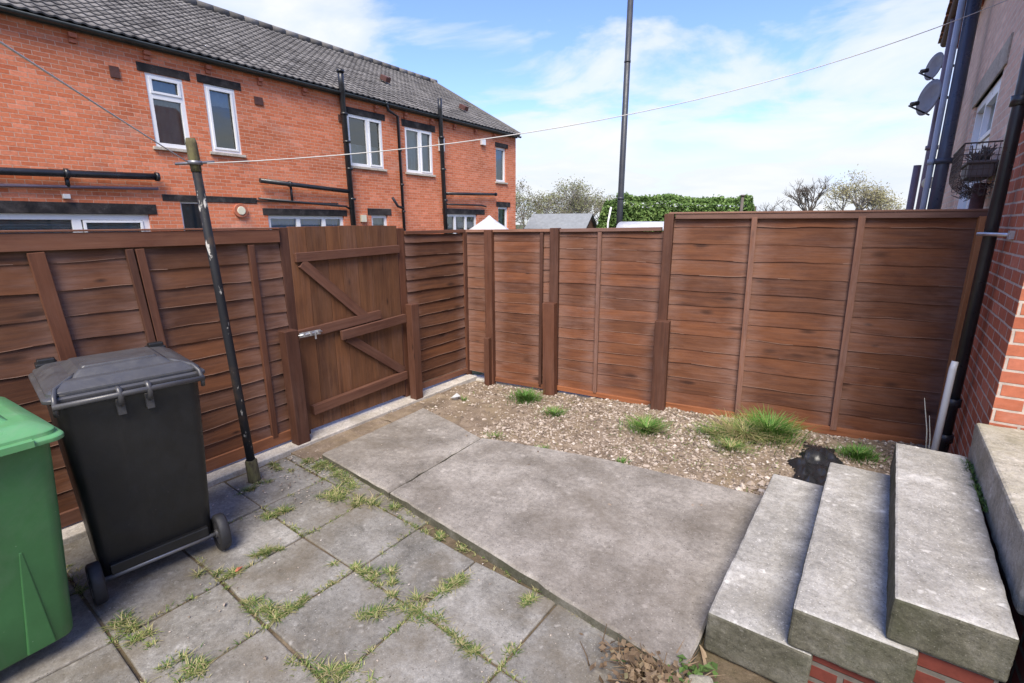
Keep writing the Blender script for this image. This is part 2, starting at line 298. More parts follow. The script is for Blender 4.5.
# ------------------------------------------------------------------ mesh builder
class MB:
    def __init__(s): s.v = []; s.f = []; s.uv = []; s.r = []; s.mi = []; s.smooth = []; s.e = {}
    def face(s, idx, uvs=None, r=0.5, mi=0, sm=False):
        s.f.append(tuple(idx)); s.uv.append(uvs or [(0, 0)] * len(idx)); s.r.append(r); s.mi.append(mi); s.smooth.append(sm)
    def quad(s, a, b, c, d, uvs=None, r=0.5, mi=0):
        i = len(s.v); s.v += [tuple(a), tuple(b), tuple(c), tuple(d)]
        s.face((i, i + 1, i + 2, i + 3), uvs, r, mi)
    def hexa(s, P, r=None, axis=None, uo=None, mi=0, topmi=None):
        """P: 8 corners, bottom 4 ccw then top 4.  axis = grain direction"""
        if r is None: r = random.random()
        if uo is None: uo = (random.random() * 20, random.random() * 20)
        P = [Vector(p) for p in P]
        i = len(s.v); s.v += [tuple(p) for p in P]
        F = [(0, 3, 2, 1), (4, 5, 6, 7), (0, 1, 5, 4), (1, 2, 6, 5), (2, 3, 7, 6), (3, 0, 4, 7)]
        if axis is None:
            ex = [(P[1] - P[0]), (P[3] - P[0]), (P[4] - P[0])]
            axis = max(ex, key=lambda e: e.length)
        axis = Vector(axis).normalized()
        for k, q in enumerate(F):
            p = [P[j] for j in q]; n = (p[1] - p[0]).cross(p[2] - p[0])
            if n.length < 1e-12: n = Vector((0, 0, 1))
            n.normalize(); w = n.cross(axis)
            if w.length < 0.1: w = n.orthogonal()
            w.normalize(); a2 = axis - n * axis.dot(n)
            if a2.length < 0.1: a2 = n.cross(w)
            uvs = [((x.dot(a2)) + uo[0], x.dot(w) + uo[1] + k * 0.31) for x in p]
            s.face([i + j for j in q], uvs, r, topmi if (topmi is not None and k == 1) else mi)
    def box(s, c, size, rz=0.0, r=None, axis=None, mi=0, topmi=None):
        hx, hy, hz = [x / 2 for x in size]; ca, sa = math.cos(rz), math.sin(rz)
        P = []
        for z in (-hz, hz):
            for x, y in ((-hx, -hy), (hx, -hy), (hx, hy), (-hx, hy)):
                P.append((c[0] + x * ca - y * sa, c[1] + x * sa + y * ca, c[2] + z))
        s.hexa(P, r, axis, None, mi, topmi)
    def bar(s, p0, p1, w, d, side, r=None, mi=0):
        """bar from p0 to p1; d = size along side vector; w = size across both"""
        p0 = Vector(p0); p1 = Vector(p1); a = (p1 - p0).normalized(); sd = Vector(side); sd = (sd - a * sd.dot(a)).normalized()
        t = a.cross(sd)
        P = [p + t * (w / 2 * i) + sd * (d / 2 * j) for p in (p0, p1) for i, j in ((-1, -1), (1, -1), (1, 1), (-1, 1))]
        s.hexa(P, r, a, None, mi)
    def tube(s, pts, rad, seg=10, cap=True, r=0.5, mi=0):
        pts = [Vector(p) for p in pts]; n = len(pts); rings = []
        up = None
        for k, p in enumerate(pts):
            t = (pts[min(k + 1, n - 1)] - pts[max(k - 1, 0)]).normalized()
            if up is None: up = t.orthogonal().normalized()
            up = (up - t * up.dot(t)).normalized(); w = t.cross(up)
            rr = rad[k] if isinstance(rad, (list, tuple)) else rad
            i = len(s.v); rings.append(i)
            for j in range(seg):
                a = 2 * PI * j / seg; s.v.append(tuple(p + (up * math.cos(a) + w * math.sin(a)) * rr))
        for k in range(n - 1):
            for j in range(seg):
                a, b2 = rings[k], rings[k + 1]; j2 = (j + 1) % seg
                s.face((a + j, a + j2, b2 + j2, b2 + j), None, r, mi, True)
        if cap:
            s.face([rings[0] + j for j in reversed(range(seg))], None, r, mi)
            s.face([rings[-1] + j for j in range(seg)], None, r, mi)
    def loft(s, rings, cap0=True, cap1=True, r=0.5, mi=0, sm=True):
        ids = []
        for rg in rings:
            ids.append(len(s.v)); s.v += [tuple(p) for p in rg]
        n = len(rings[0])
        for k in range(len(rings) - 1):
            for j in range(n):
                j2 = (j + 1) % n
                s.face((ids[k] + j, ids[k] + j2, ids[k + 1] + j2, ids[k + 1] + j), None, r, mi, sm)
        if cap0: s.face([ids[0] + j for j in reversed(range(n))], None, r, mi)
        if cap1: s.face([ids[-1] + j for j in range(n)], None, r, mi)
    def build(s, name, mats, parent=None, bevel=0, autosmooth=False):
        if not isinstance(mats, (list, tuple)): mats = [mats]
        me = bpy.data.meshes.new(name)
        o = bpy.data.objects.new(name, me); COL.objects.link(o)
        off = Vector((0, 0, 0))
        if parent is not None:
            o.parent = parent; off = Vector(parent['_w'])
            o['_w'] = tuple(off)
        else: o['_w'] = (0.0, 0.0, 0.0)
        me.from_pydata([(v[0] - off[0], v[1] - off[1], v[2] - off[2]) for v in s.v], [], s.f)
        uvl = me.uv_layers.new(name='UVMap')
        flat = [c for u in s.uv for p in u for c in p]
        uvl.data.foreach_set('uv', flat)
        if s.e:
            ul = me.uv_layers.new(name='rim'); ef = []
            for k, f in enumerate(s.f):
                q = s.e.get(k); ef += [c for p in (q or [(9, 0)] * len(f)) for c in p]
            ul.data.foreach_set('uv', ef)
        at = me.attributes.new('rnd', 'FLOAT', 'FACE'); at.data.foreach_set('value', s.r)
        me.polygons.foreach_set('material_index', s.mi)
        me.polygons.foreach_set('use_smooth', s.smooth)
        for mm in mats: me.materials.append(mm)
        me.update()
        if bevel:
            bv = o.modifiers.new('bevel', 'BEVEL'); bv.width = bevel; bv.segments = 2; bv.limit_method = 'ANGLE'; bv.angle_limit = R(40)
            bv.harden_normals = False
        return o
def tag(o, label=None, cat=None, group=None, kind=None):
    if label: o['label'] = label
    if cat: o['category'] = cat
    if group: o['group'] = group
    if kind: o['kind'] = kind
    return o
def thing(name, loc, label, cat, group=None):
    o = bpy.data.objects.new(name, None); COL.objects.link(o); o.location = loc; o.empty_display_size = 0.1
    o['_w'] = tuple(loc); return tag(o, label, cat, group)
def fb(v, sc=1.0): return noise.fractal(Vector(v) * sc, 1.0, 2.0, 4)

# ================================================================== SETTING
g = MB(); g.quad((-500, -500, -.09), (500, -500, -.09), (500, 500, -.09), (-500, 500, -.09))
tag(g.build('ground', M['grass_far']), kind='structure')
g = MB(); g.quad((-11.4, -30, -.07), (-4.35, -30, -.07), (-4.35, 22, -.07), (-11.4, 22, -.07))
tag(g.build('back_lane', M['tarmac']), kind='structure')
# soil that shows in the paving joints
g = MB(); nx, ny = 90, 90
for j in range(ny + 1):
    for i in range(nx + 1):
        x = -3.95 + i * 5.2 / nx; y = -2.4 + j * 5.0 / ny
        g.v.append((x, y, -0.013 + 0.010 * fb((x, y, 0), 3)))
for j in range(ny):
    for i in range(nx):
        a = j * (nx + 1) + i; g.face((a, a + 1, a + nx + 2, a + nx + 1), None, 0.5, 0, True)
tag(g.build('soil', M['soil']), kind='structure')

# paving: irregular grid of stones
xj = [-3.62, -3.05, -2.54, -2.05, -1.545, -1.03, -0.53, 0.0, 0.55]
yj = [-2.3, -1.83, -1.37, -0.92, -0.46, 0.0, 0.455, 0.925, 1.405, 1.872, 2.34]
pv = MB(); rs = random.Random(3)
jog = {}
def px_(i, j):
    k = (i, j)
    if k not in jog: jog[k] = (rs.uniform(-.016, .016), rs.uniform(-.012, .012))
    return xj[i] + jog[k][0] + 0.028 * (yj[j] - 1.4), yj[j] + jog[k][1] - 0.035 * (xj[i] + 2.0) * (1 if yj[j] > 1.2 else 0.7)
for j in range(len(yj) - 1):
    for i in range(len(xj) - 1):
        if j == 9 and i > 2: continue
        gp = rs.uniform(.004, .009); tl = rs.uniform(-.005, .004)
        c4 = [px_(i, j), px_(i + 1, j), px_(i + 1, j + 1), px_(i, j + 1)]
        sg = [(1, 1), (-1, 1), (-1, -1), (1, -1)]
        P = [(c[0] + s_[0] * gp, c[1] + s_[1] * gp, -.06) for c, s_ in zip(c4, sg)]
        T = [(c[0] + s_[0] * gp, c[1] + s_[1] * gp, tl + rs.uniform(-.004, .004)) for c, s_ in zip(c4, sg)]
        pv.hexa(P + T, rs.random())
tag(pv.build('patio_paving', M['paver'], bevel=0.007), kind='structure')

def slab(name, poly, z0, z1, seed):
    """cast slab with a slightly crumbling outline"""
    g = MB(); rr = random.Random(seed); out = []
    for a, b2 in zip(poly, poly[1:] + poly[:1]):
        a = Vector(a); b2 = Vector(b2); n = max(2, int((b2 - a).length / 0.06)); d = (b2 - a).normalized(); w = Vector((d.y, -d.x))
        for k in range(n):
            p = a.lerp(b2, k / n)
            am = 0.0 if k == 0 else 0.005 * fb((p.x * 9, p.y * 9, seed)) + (rr.uniform(-.010, -.003) if rr.random() < .06 else 0)
            out.append((p.x + w.x * am, p.y + w.y * am))
    lo = [(x, y, z0) for x, y in out]
    md = [(x, y, z1 - .012) for x, y in out]
    cx = sum(x for x, y in out) / len(out); cy = sum(y for x, y in out) / len(out)
    def inset(p, d): 
        v = Vector((cx - p[0], cy - p[1])); v.normalize(); return (p[0] + v.x * d, p[1] + v.y * d)
    tp = [(*inset(p, .012), z1) for p in out]
    g.loft([lo, md], False, False, 0.5, 1, False); g.loft([md, tp], False, True, 0.5, 0, False)  # sides: moss, with the dark of the edge's shadow put into the colour
    return g
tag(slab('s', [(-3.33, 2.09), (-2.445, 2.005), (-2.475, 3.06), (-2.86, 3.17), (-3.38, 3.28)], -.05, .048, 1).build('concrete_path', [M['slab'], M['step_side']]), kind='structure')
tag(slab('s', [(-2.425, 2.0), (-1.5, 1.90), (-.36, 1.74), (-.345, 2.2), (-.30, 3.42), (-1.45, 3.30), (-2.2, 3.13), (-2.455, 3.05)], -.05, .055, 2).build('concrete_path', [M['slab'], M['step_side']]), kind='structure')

# kerb strip under the left fence
k = MB()
yy = -2.4
while yy < 4.4:
    ln = 1.37
    k.box((-3.80, yy + ln / 2, -.01), (.34, ln - .006, .085 + random.uniform(-.006, .006)), random.uniform(-.006, .006))
    yy += ln
k.box((-2.9, 4.62, -.03), (1.75, .16, .06), .155)
tag(k.build('kerb', M['kerb'], bevel=.008), kind='structure')
# damp sandy concrete between kerb and slab
k = MB(); k.box((-3.52, 2.75, -.02), (.36, 1.5, .05)); tag(k.build('path_edging', M['bed']), kind='structure')

def fence_y(x): return 4.4 + .1565 * (x + 3.85)
def bed_z(x, y):
    d = max(0, min(1, (y - 3.2) / 1.5))
    return 0.012 + .022 * fb((x, y, 5), 1.5) + .010 * fb((x, y, 9), 7) - .03 * d * (1 if x < -2.2 else 0) + .025 * math.exp(-((x + .75) ** 2 + (y - 4.4) ** 2) / .35) + (.05 * max(0, x) if y > 3.6 else 0)
g = MB(); nx, ny = 150, 70
for j in range(ny + 1):
    for i in range(nx + 1):
        x = -3.75 + i * 4.6 / nx; y = 2.9 + j * 2.5 / ny; g.v.append((x, y, bed_z(x, y)))
for j in range(ny):
    for i in range(nx):
        a = j * (nx + 1) + i; g.face((a, a + 1, a + nx + 2, a + nx + 1), None, 0.5, 0, True)
tag(g.build('gravel_bed', M['bed']), kind='structure')
def in_bed(x, y):
    lo = 3.27 if x < -2.7 else (3.12 + (x + 2.7) * .0 if x < -2.2 else 3.15 + (x + 2.2) * .135)
    if x > -.33: lo = 3.46
    return lo + .02 * fb((x * 4, y, 2)) < y < fence_y(x) - .02
def stone(g, x, y, z, s, rr):
    a = rr.uniform(0, 2 * PI); ca, sa = math.cos(a), math.sin(a)
    sx, sy, sz = s * rr.uniform(.7, 1.4), s * rr.uniform(.6, 1.1), s * rr.uniform(.45, .9)
    i = len(g.v)
    base = [(1, 0, 0), (0.3, 1, .1), (-1, .3, 0), (-.4, -1, -.1), (.15, .1, 1), (0, 0, -1)]
    for p in base:
        q = [p[0] * sx + rr.uniform(-.3, .3) * s, p[1] * sy + rr.uniform(-.3, .3) * s, p[2] * sz + rr.uniform(-.25, .25) * s]
        g.v.append((x + q[0] * ca - q[1] * sa, y + q[0] * sa + q[1] * ca, z + q[2]))
    c = rr.random()
    for f in ((0, 1, 4), (1, 2, 4), (2, 3, 4), (3, 0, 4), (1, 0, 5), (2, 1, 5), (3, 2, 5), (0, 3, 5)):
        g.face([i + t for t in f], None, c)
g = MB(); rr = random.Random(11); n = 0
while n < 12500:
    x = rr.uniform(-3.6, .72); y = rr.uniform(3.05, 5.15)
    if not in_bed(x, y): continue
    dens = .85 if -2.4 < x < -.25 else .55
    if x < -2.6 and y < 3.9: dens = .18
    dens *= .35 + 1.15 * (fb((x, y, 3), 1.7) * .5 + .5)
    if rr.random() > dens: continue
    n += 1
    s_ = rr.choice((.004, .006, .007, .009, .010, .013, .017)) * rr.uniform(.75, 1.25)
    stone(g, x, y, bed_z(x, y) + s_ * .3, s_, rr)
for k_ in range(60):   # heap of bigger broken stones by the steps
    x = rr.gauss(-.30, .10); y = rr.gauss(3.50, .08)
    if y < 3.42 or x < -.6: continue
    s_ = rr.uniform(.015, .032); stone(g, x, y, bed_z(x, y) + s_ * .4, s_, rr)
tag(g.build('gravel', M['gravel']), 'loose beige and grey gravel spread before the back fence', 'gravel', kind='stuff')
g = MB(); rr = random.Random(12)
for k_ in range(420):
    x = rr.uniform(-3.4, -.5); y = rr.uniform(.2, 3.3)
    s_ = rr.uniform(.002, .0055); z = (.05 if y > 2.02 - .11 * (x + 2.42) and x > -3.3 else 0.0)
    stone(g, x, y, z + s_ * .5, s_, rr)
for k_ in range(16):
    x = rr.uniform(-3.2, -.6); y = rr.uniform(.5, 3.2); z = (.05 if y > 2.02 - .11 * (x + 2.42) and x > -3.3 else 0.0)
    s_ = rr.uniform(.008, .014); stone(g, x, y, z + s_ * .5, s_, rr)
for k_ in range(300):
    x = rr.gauss(-3.3, .2); y = rr.gauss(1.9, .25); s_ = rr.uniform(.003, .008); 
    if x > -3.6: stone(g, x, y, .004 + s_ * .3, s_, rr)
tag(g.build('grit', M['gravel']), 'scattered grit and crumbs lying on the paving and slabs', 'grit', kind='stuff')

# ================================================================== GRASS AND WEEDS
def blades(g, cx, cy, zf, rad, h, n, rr, w=.004, lean=.6, lo=0.0, hi=.7, dry=0.1, elong=(1, 0, 1)):
    ca, sa, sc = elong; nsub = max(2, min(9, int(n / 45))); subs = [(rr.gauss(0, .55) * rad, rr.uniform(.25, .6) * rad, rr.gauss(0, .16) * rad, rr.uniform(.6, 1.15)) for _ in range(nsub)] if sc > 1.01 else None
    for k in range(n):
        q = abs(rr.gauss(0, .5)) * rad; a = rr.uniform(0, 2 * PI)
        ex, ey = q * math.cos(a) * sc, q * math.sin(a); hs = 1.0
        if subs:
            ox, sr, oy, hs = subs[rr.randrange(nsub)]; q = abs(rr.gauss(0, .5)) * sr; ex, ey = ox * sc + q * math.cos(a), oy + q * math.sin(a) * .8
        x, y = cx + ex * ca - ey * sa, cy + ex * sa + ey * ca
        z = zf(x, y)
        hh = h * hs * rr.uniform(.45, 1.15) * (1 - .35 * min(1, q / max(rad, .001))); ln = lean * rr.uniform(.3, 1.3) * hh
        b = a + rr.gauss(0, .7 if not subs else 1.5); dx, dy = math.cos(b), math.sin(b); px, py = -dy * w * .5, dx * w * .5
        c = rr.uniform(hi, 1) if rr.random() < dry else rr.uniform(lo, hi)
        i = len(g.v)
        for t, wf in ((0, 1.), (.4, .95), (.75, .6), (1, .08)):
            l = ln * t ** 1.8; zz = z + hh * (t - .25 * t * t * min(1.6, lean))
            g.v += [(x + dx * l - px * wf, y + dy * l - py * wf, zz), (x + dx * l + px * wf, y + dy * l + py * wf, zz)]
        for s_ in range(3): g.face((i + 2 * s_, i + 2 * s_ + 1, i + 2 * s_ + 3, i + 2 * s_ + 2), None, c, 0, True)
tufts = [ # x, y, radius, height, blades, lean, dry, label, width
 (-.44, 4.55, .25, .25, 1100, .95, .12, 'largest grass clump in the gravel, tall bright green blades against the tall fence'),
 (-.62, 4.40, .28, .17, 800, 1.5, .95, 'collar of dead straw around the foot of the largest grass clump'),
 (-2.74, 4.17, .17, .14, 520, .9, .05, 'dark green grass tuft in the gravel beside the middle stub post'),
 (-2.27, 3.97, .15, .09, 320, 1.2, .15, 'low thin green tuft on the gravel in front of the low fence panel'),
 (-1.37, 4.08, .22, .13, 700, 1.2, .3, 'wide pale green grass tuft before the stub post where fence heights meet'),
 (-.84, 4.30, .24, .09, 520, 1.3, .25, 'spreading bluish green grass patch left of the largest clump'),
 (-.66, 4.08, .19, .09, 420, 1.3, .55, 'yellowing half dry grass patch on the gravel in front of the largest clump'),
 (.21, 4.55, .17, .11, 520, .9, .02, 'bright green low tuft at the fence foot behind the topmost step'),
 (-1.32, 3.40, .07, .05, 90, 1.2, .1, 'tiny green sprig at the rear edge of the large concrete slab'),
 (-1.95, 3.22, .08, .05, 100, 1.2, .1, 'small yellow green sprig at the gravel edge midway along the large slab'),
 (-2.42, 3.18, .11, .05, 120, 1.4, .6, 'dry straw coloured tuft at the far end of the joint between the two slabs'),
 (-3.25, 3.75, .05, .05, 60, 1.0, .3, 'tiny tuft beside a pale stone near the return fence'),
]
for i, (x, y, ra, h, n, ln, dry, lab) in enumerate(tufts):
    g = MB(); blades(g, x, y, bed_z, ra, h, n, random.Random(100 + i), (.006 if h > .2 else .0055) if h > .1 else .0045, ln, 0, .68, dry)
    if i == 1:
        o = g.build('dry_grass_clump', M['grass'])
    else: o = g.build('grass_tuft', M['grass'])
    tag(o, lab, 'dry grass' if i == 1 else 'grass tuft', 'grass growing in the gravel bed')
g = MB(); rr = random.Random(91)
for k_ in range(420):
    x = rr.gauss(-.9, .55) if rr.random() < .7 else rr.uniform(-3.4, .3); y = rr.gauss(4.05, .35)
    if not in_bed(x, y): continue
    blades(g, x, y, bed_z, .03, rr.uniform(.015, .04), rr.randint(1, 4), rr, .0035, 2.2, 0, .5, .93)
tag(g.build('straw', M['grass']), 'scraps of dry straw strewn over the gravel', 'straw', kind='stuff')
zero = lambda x, y: -0.008
weeds = [ # x, y, rad, h, n, stretch angle deg, stretch, label
 (-1.99, 1.45, .085, .05, 170, 20, 1.8, 'weed at the crossing joint nearest the middle of the small paving stones'),
 (-1.80, 1.43, .085, .045, 170, 0, 1.7, 'straggly yellowish weed along the joint just right of the central crossing'),
 (-1.55, 1.40, .10, .05, 200, 10, 1.6, 'pale weed at the four corner joint below the slab edge'),
 (-1.68, 1.30, .085, .06, 190, 60, 1.4, 'green weed spreading left of the four corner joint below the slab'),
 (-1.50, 1.64, .085, .065, 210, 85, 1.7, 'tall green weed in the joint leading up to the large slab'),
 (-1.36, 1.37, .10, .04, 190, 0, 1.7, 'dry looking weed patch right of the four corner joint'),
 (-1.18, 1.36, .07, .05, 90, 0, 1.3, 'thin wispy weed in the joint towards the dead plants'),
 (-2.06, 1.10, .07, .045, 120, 90, 2.2, 'narrow weed in the joint left of the large central stone'),
 (-2.14, .97, .11, .065, 280, 10, 1.4, 'bushy weed around the corner of the broken paving stone'),
 (-1.60, .94, .11, .06, 220, 20, 1.8, 'weed at the bottom edge of the photo left of centre'),
 (-2.57, 1.22, .05, .055, 170, 60, 1.5, 'weed tuft in the joint in front of the black bin wheel'),
 (-2.11, .61, .10, .05, 220, 20, 1.6, 'weed tuft near the bottom edge between two slabs in front of the bins'),
 (-2.56, .54, .12, .055, 240, 10, 1.8, 'long weed tuft in the joint below the left wheel of the black bin'),
 (-2.57, .99, .075, .05, 170, 30, 1.6, 'weed tuft with a red crumb beside the black bin'),
 (-2.89, 1.47, .10, .06, 230, 70, 1.4, 'leafy weed in the joint left of the clothes pole line'),
 (-2.88, 1.98, .17, .06, 420, -10, 1.7, 'broad low weed mat at the left corner of the smaller slab'),
 (-2.66, 1.84, .17, .07, 460, 15, 1.6, 'thick weed mat against the front edge of the smaller slab'),
 (-3.22, 2.00, .13, .07, 300, 0, 1.5, 'leafy green weed patch between the clothes pole and the gate post'),
 (-3.45, 1.80, .09, .05, 160, 0, 1.3, 'small weed just right of the clothes pole foot'),
 (-3.35, 1.52, .09, .05, 160, 90, 1.6, 'weed by the kerb left of the clothes pole foot'),
 (-1.12, 1.80, .06, .05, 90, 80, 1.5, 'little weed under the middle of the large slab front edge'),
 (-1.86, 1.90, .07, .045, 110, -5, 1.8, 'weed fringe under the large slab front edge near its left end'),
]
for i, (x, y, ra, h, n, an, st, lab) in enumerate(weeds):
    g = MB(); a = R(an); blades(g, x, y, zero, ra, h * .72, int(n * 1.9), random.Random(300 + i), .0045, 1.5, 0, .85, .25, (math.cos(a), math.sin(a), st))
    tag(g.build('weed_tuft', M['weed']), lab, 'weed', 'weeds in the paving joints')
# thin moss and seedlings along all joints
g = MB(); rr = random.Random(41)
for k_ in range(1700):
    if rr.random() < .5:
        j = rr.randrange(5, 10); x = rr.uniform(-3.4, -.4); y = yj[j] - .035 * (x + 2.0) + rr.gauss(0, .012)
    else:
        i = rr.randrange(1, 7); y = rr.uniform(.1, 1.9); x = xj[i] + .028 * (y - 1.4) + rr.gauss(0, .012)
    if fb((x, y, 7), 2.0) < -.12: continue
    blades(g, x, y, zero, .018, rr.uniform(.012, .03), rr.randint(4, 12), rr, .004, 1.4, .1, .8, .35)
for k_ in range(90):
    x = rr.uniform(-3.3, -.55); y = 2.0 - .108 * (x + 2.42) - rr.uniform(.0, .03)
    blades(g, x, y, zero, .02, rr.uniform(.012, .03), rr.randint(3, 9), rr, .004, 1.3, .1, .8, .4)
tag(g.build('joint_moss', M['weed']), 'fine moss and seedlings along the joints of the paving', 'moss', kind='stuff')
# dead plants by the lowest step
g = MB(); rr = random.Random(52)
blades(g, -.44, 1.67, zero, .17, .12, 120, rr, .009, 1.6, 0, .85, 0)
blades(g, -.42, 1.74, zero, .16, .10, 120, rr, .014, 1.8, .2, .9, .06)
for k_ in range(260):  # curled dead leaves
    x = rr.gauss(-.48, .11); y = rr.gauss(1.65, .065); z = rr.uniform(.0, .09); s_ = rr.uniform(.010, .026); a = rr.uniform(0, 6.28)
    dx, dy = math.cos(a) * s_, math.sin(a) * s_; t = rr.uniform(-.6, .9) * s_
    g.quad((x - dx, y - dy, z), (x - dy * .5, y + dx * .5, z + t), (x + dx, y + dy, z + t * .3), (x + dy * .5, y - dx * .5, z - t * .2), None, rr.uniform(0, .9))
for k_ in range(26):
    x = rr.gauss(-.43, .12); y = rr.gauss(1.66, .07); hh = rr.uniform(.06, .15); a = rr.uniform(0, 6.28)
    g.tube([(x, y, 0), (x + .02 * math.cos(a), y + .02 * math.sin(a), hh * .5), (x + .07 * math.cos(a), y + .07 * math.sin(a), hh)], [.0035, .003, .0015], 5, True, rr.uniform(0, .5))
o = g.build('dead_plant', M['straw']); tag(o, 'tangle of dead brown stalks and leaves at the foot of the lowest step', 'dead plant')
g = MB(); rr = random.Random(57)
for k_ in range(60):
    x = rr.gauss(-.33, .05); y = rr.gauss(1.77, .05); z = rr.uniform(.01, .07); s_ = rr.uniform(.012, .024); a = rr.uniform(0, 6.28)
    dx, dy = math.cos(a) * s_, math.sin(a) * s_
    g.quad((x - dx, y - dy, z), (x - dy * .6, y + dx * .6, z + .006), (x + dx, y + dy, z - .004), (x + dy * .6, y - dx * .6, z + .003), None, rr.uniform(0, .5))
tag(g.build('leafy_weed', M['hedge']), 'small leafy green weed beside the dead stalks at the lowest step', 'weed')
g = MB(); g.box((-.27, 1.70, .03), (.10, .14, .09), .5)
tag(g.build('loose_stone', M['landing'], bevel=.018), 'loose pale stone block lying in front of the lowest step', 'stone')
# two dry stalks leaning by the fence end
g = MB()
g.tube([(.62, 4.50, .02), (.585, 4.54, .35), (.54, 4.60, .58)], [.005, .004, .002], 6); g.tube([(.63, 4.48, .02), (.61, 4.53, .3), (.585, 4.57, .46)], [.005, .004, .002], 6)
tag(g.build('dry_stalk', M['cream']), 'pair of dry pale stalks standing behind the topmost step', 'stalk')
# black plastic
g = MB(); nx = 34
for j in range(nx + 1):
    for i in range(nx + 1):
        u, v = i / nx, j / nx; x = -.20 + u * .27 + .05 * (v - .5); y = 3.62 + v * .98
        e = min(u, 1 - u, v, 1 - v); e = min(1, e * 6)
        fold = .095 * abs(fb((x * 5 + y * 2, y * 4 - x * 3, 4))) + .025 * abs(fb((x * 12, y * 12, 8)))
        x += .07 * fb((x * 6, y * 5, 1)) * (1 - .5 * e); y += .06 * fb((y * 7, x * 6, 3)) * (1 - e)
        g.v.append((x, y, bed_z(x, y) + .006 + fold * (.1 + .9 * e)))
for j in range(nx):
    for i in range(nx):
        a = j * (nx + 1) + i; g.face((a, a + 1, a + nx + 2, a + nx + 1), None, .5, 0, True)
tag(g.build('plastic_sheet', M['blackbag']), 'crumpled shiny black plastic sheet on the ground behind the steps', 'plastic sheet')
g = MB(); rr = random.Random(5); stone(g, -3.33, 3.72, .05, .045, rr)
tag(g.build('loose_stone', M['white_pipe']), 'pale loose stone by the kerb of the return fence', 'stone')
g = MB(); rr = random.Random(6); stone(g, -2.55, 1.03, .012, .02, rr)
tag(g.build('brick_fragment', M['terracotta']), 'small orange brick crumb on the paving near the black bin', 'brick crumb')

# ================================================================== FENCES
def lap_board(g, p0, p1, h, n, th=.012, out=.016, wob=.006, seed=0, r=None, edge=0.0, dist=None):
    """one overlapping board between p0 and p1 (its lower edge), n = outward normal"""
    p0 = Vector(p0); p1 = Vector(p1); n = Vector(n); ln = (p1 - p0).length; k = max(3, int(ln / .09))
    if r is None: r = random.random()
    uo = (random.random() * 30, random.random() * 30); i0 = len(g.v)
    for i in range(k + 1):
        t = i / k; p = p0.lerp(p1, t); w = wob * fb((t * ln * 2.4, seed * 3.1, 1)) ; w2 = .006 * fb((t * ln * 1.1, seed * 1.7, 4))
        lo = p + Vector((0, 0, w)); hi = p + Vector((0, 0, h))
        g.v += [tuple(lo + n * (out + w2)), tuple(lo + n * (out - th + w2)), tuple(hi + n * (-th * .3)), tuple(hi + n * (th * .35))]
    for i in range(k):
        a = i0 + 4 * i; b2 = a + 4; u0, u1 = uo[0] + i * ln / k, uo[0] + (i + 1) * ln / k; v = uo[1]; nf0 = len(g.f)
        if edge and fb((i * ln / k * 1.3, seed * 2.3, 8)) > .22 - edge * .75:   # bare unstained arris
            q = len(g.v); pa, pb_ = Vector(g.v[a]), Vector(g.v[b2]); ea = (Vector(g.v[a + 3]) - pa) * (.0034 / h); eb = (Vector(g.v[b2 + 3]) - pb_) * (.0034 / h)
            g.v += [tuple(pa + ea), tuple(pb_ + eb)]
            g.face((a, b2, q + 1, q), [(u0, v), (u1, v), (u1, v + .005), (u0, v + .005)], 2.0)
            g.face((q, q + 1, b2 + 3, a + 3), [(u0, v + .005), (u1, v + .005), (u1, v + h), (u0, v + h)], r)
        else: g.face((a, b2, b2 + 3, a + 3), [(u0, v), (u1, v), (u1, v + h), (u0, v + h)], r)
        if dist:
            for q in range(nf0, len(g.f)): g.e[q] = [(dist(i * ln / k), 0), (dist((i + 1) * ln / k), 0), (dist((i + 1) * ln / k), 1), (dist(i * ln / k), 1)]
        g.face((a + 1, b2 + 1, b2, a), [(u0, v), (u1, v), (u1, v + .01), (u0, v + .01)], min(1, r + .25))
        g.face((a + 2, b2 + 2, b2 + 1, a + 1), [(u0, v + h), (u1, v + h), (u1, v), (u0, v)], r)
        g.face((a + 3, b2 + 3, b2 + 2, a + 2), [(u0, v + h), (u1, v + h), (u1, v + h + .01), (u0, v + h + .01)], r)
    for e in (0, k):
        a = i0 + 4 * e; g.face((a, a + 1, a + 2, a + 3) if e else (a + 3, a + 2, a + 1, a), [(0, 0), (0, .01), (.1, .01), (.1, 0)], r)
def lap_panel(name, parent, pt, s0, s1, z0, z1, n, mat, pitch=.128, out=.016, seed=0, wob=.006, edge=.7, marks=()):
    mk = [s0, s1] + list(marks); dist = lambda q: min(abs(s0 + q - m_) for m_ in mk)
    g = MB(); z = z0; k = 0
    while True:
        last = z1 - (z + pitch) < .04; h = z1 - z if last else pitch + .022
        dz = random.Random(seed * 77 + k).uniform(-.006, .006)
        lap_board(g, pt(s0, z + dz), pt(s1, z - dz), h, n, .012, out, wob, seed + k, None, edge * (1.2 if z < .9 else .35), dist)
        if last: break
        z += pitch * random.Random(seed * 7 + k).uniform(.93, 1.07); k += 1
    return g.build(name, mat, parent)

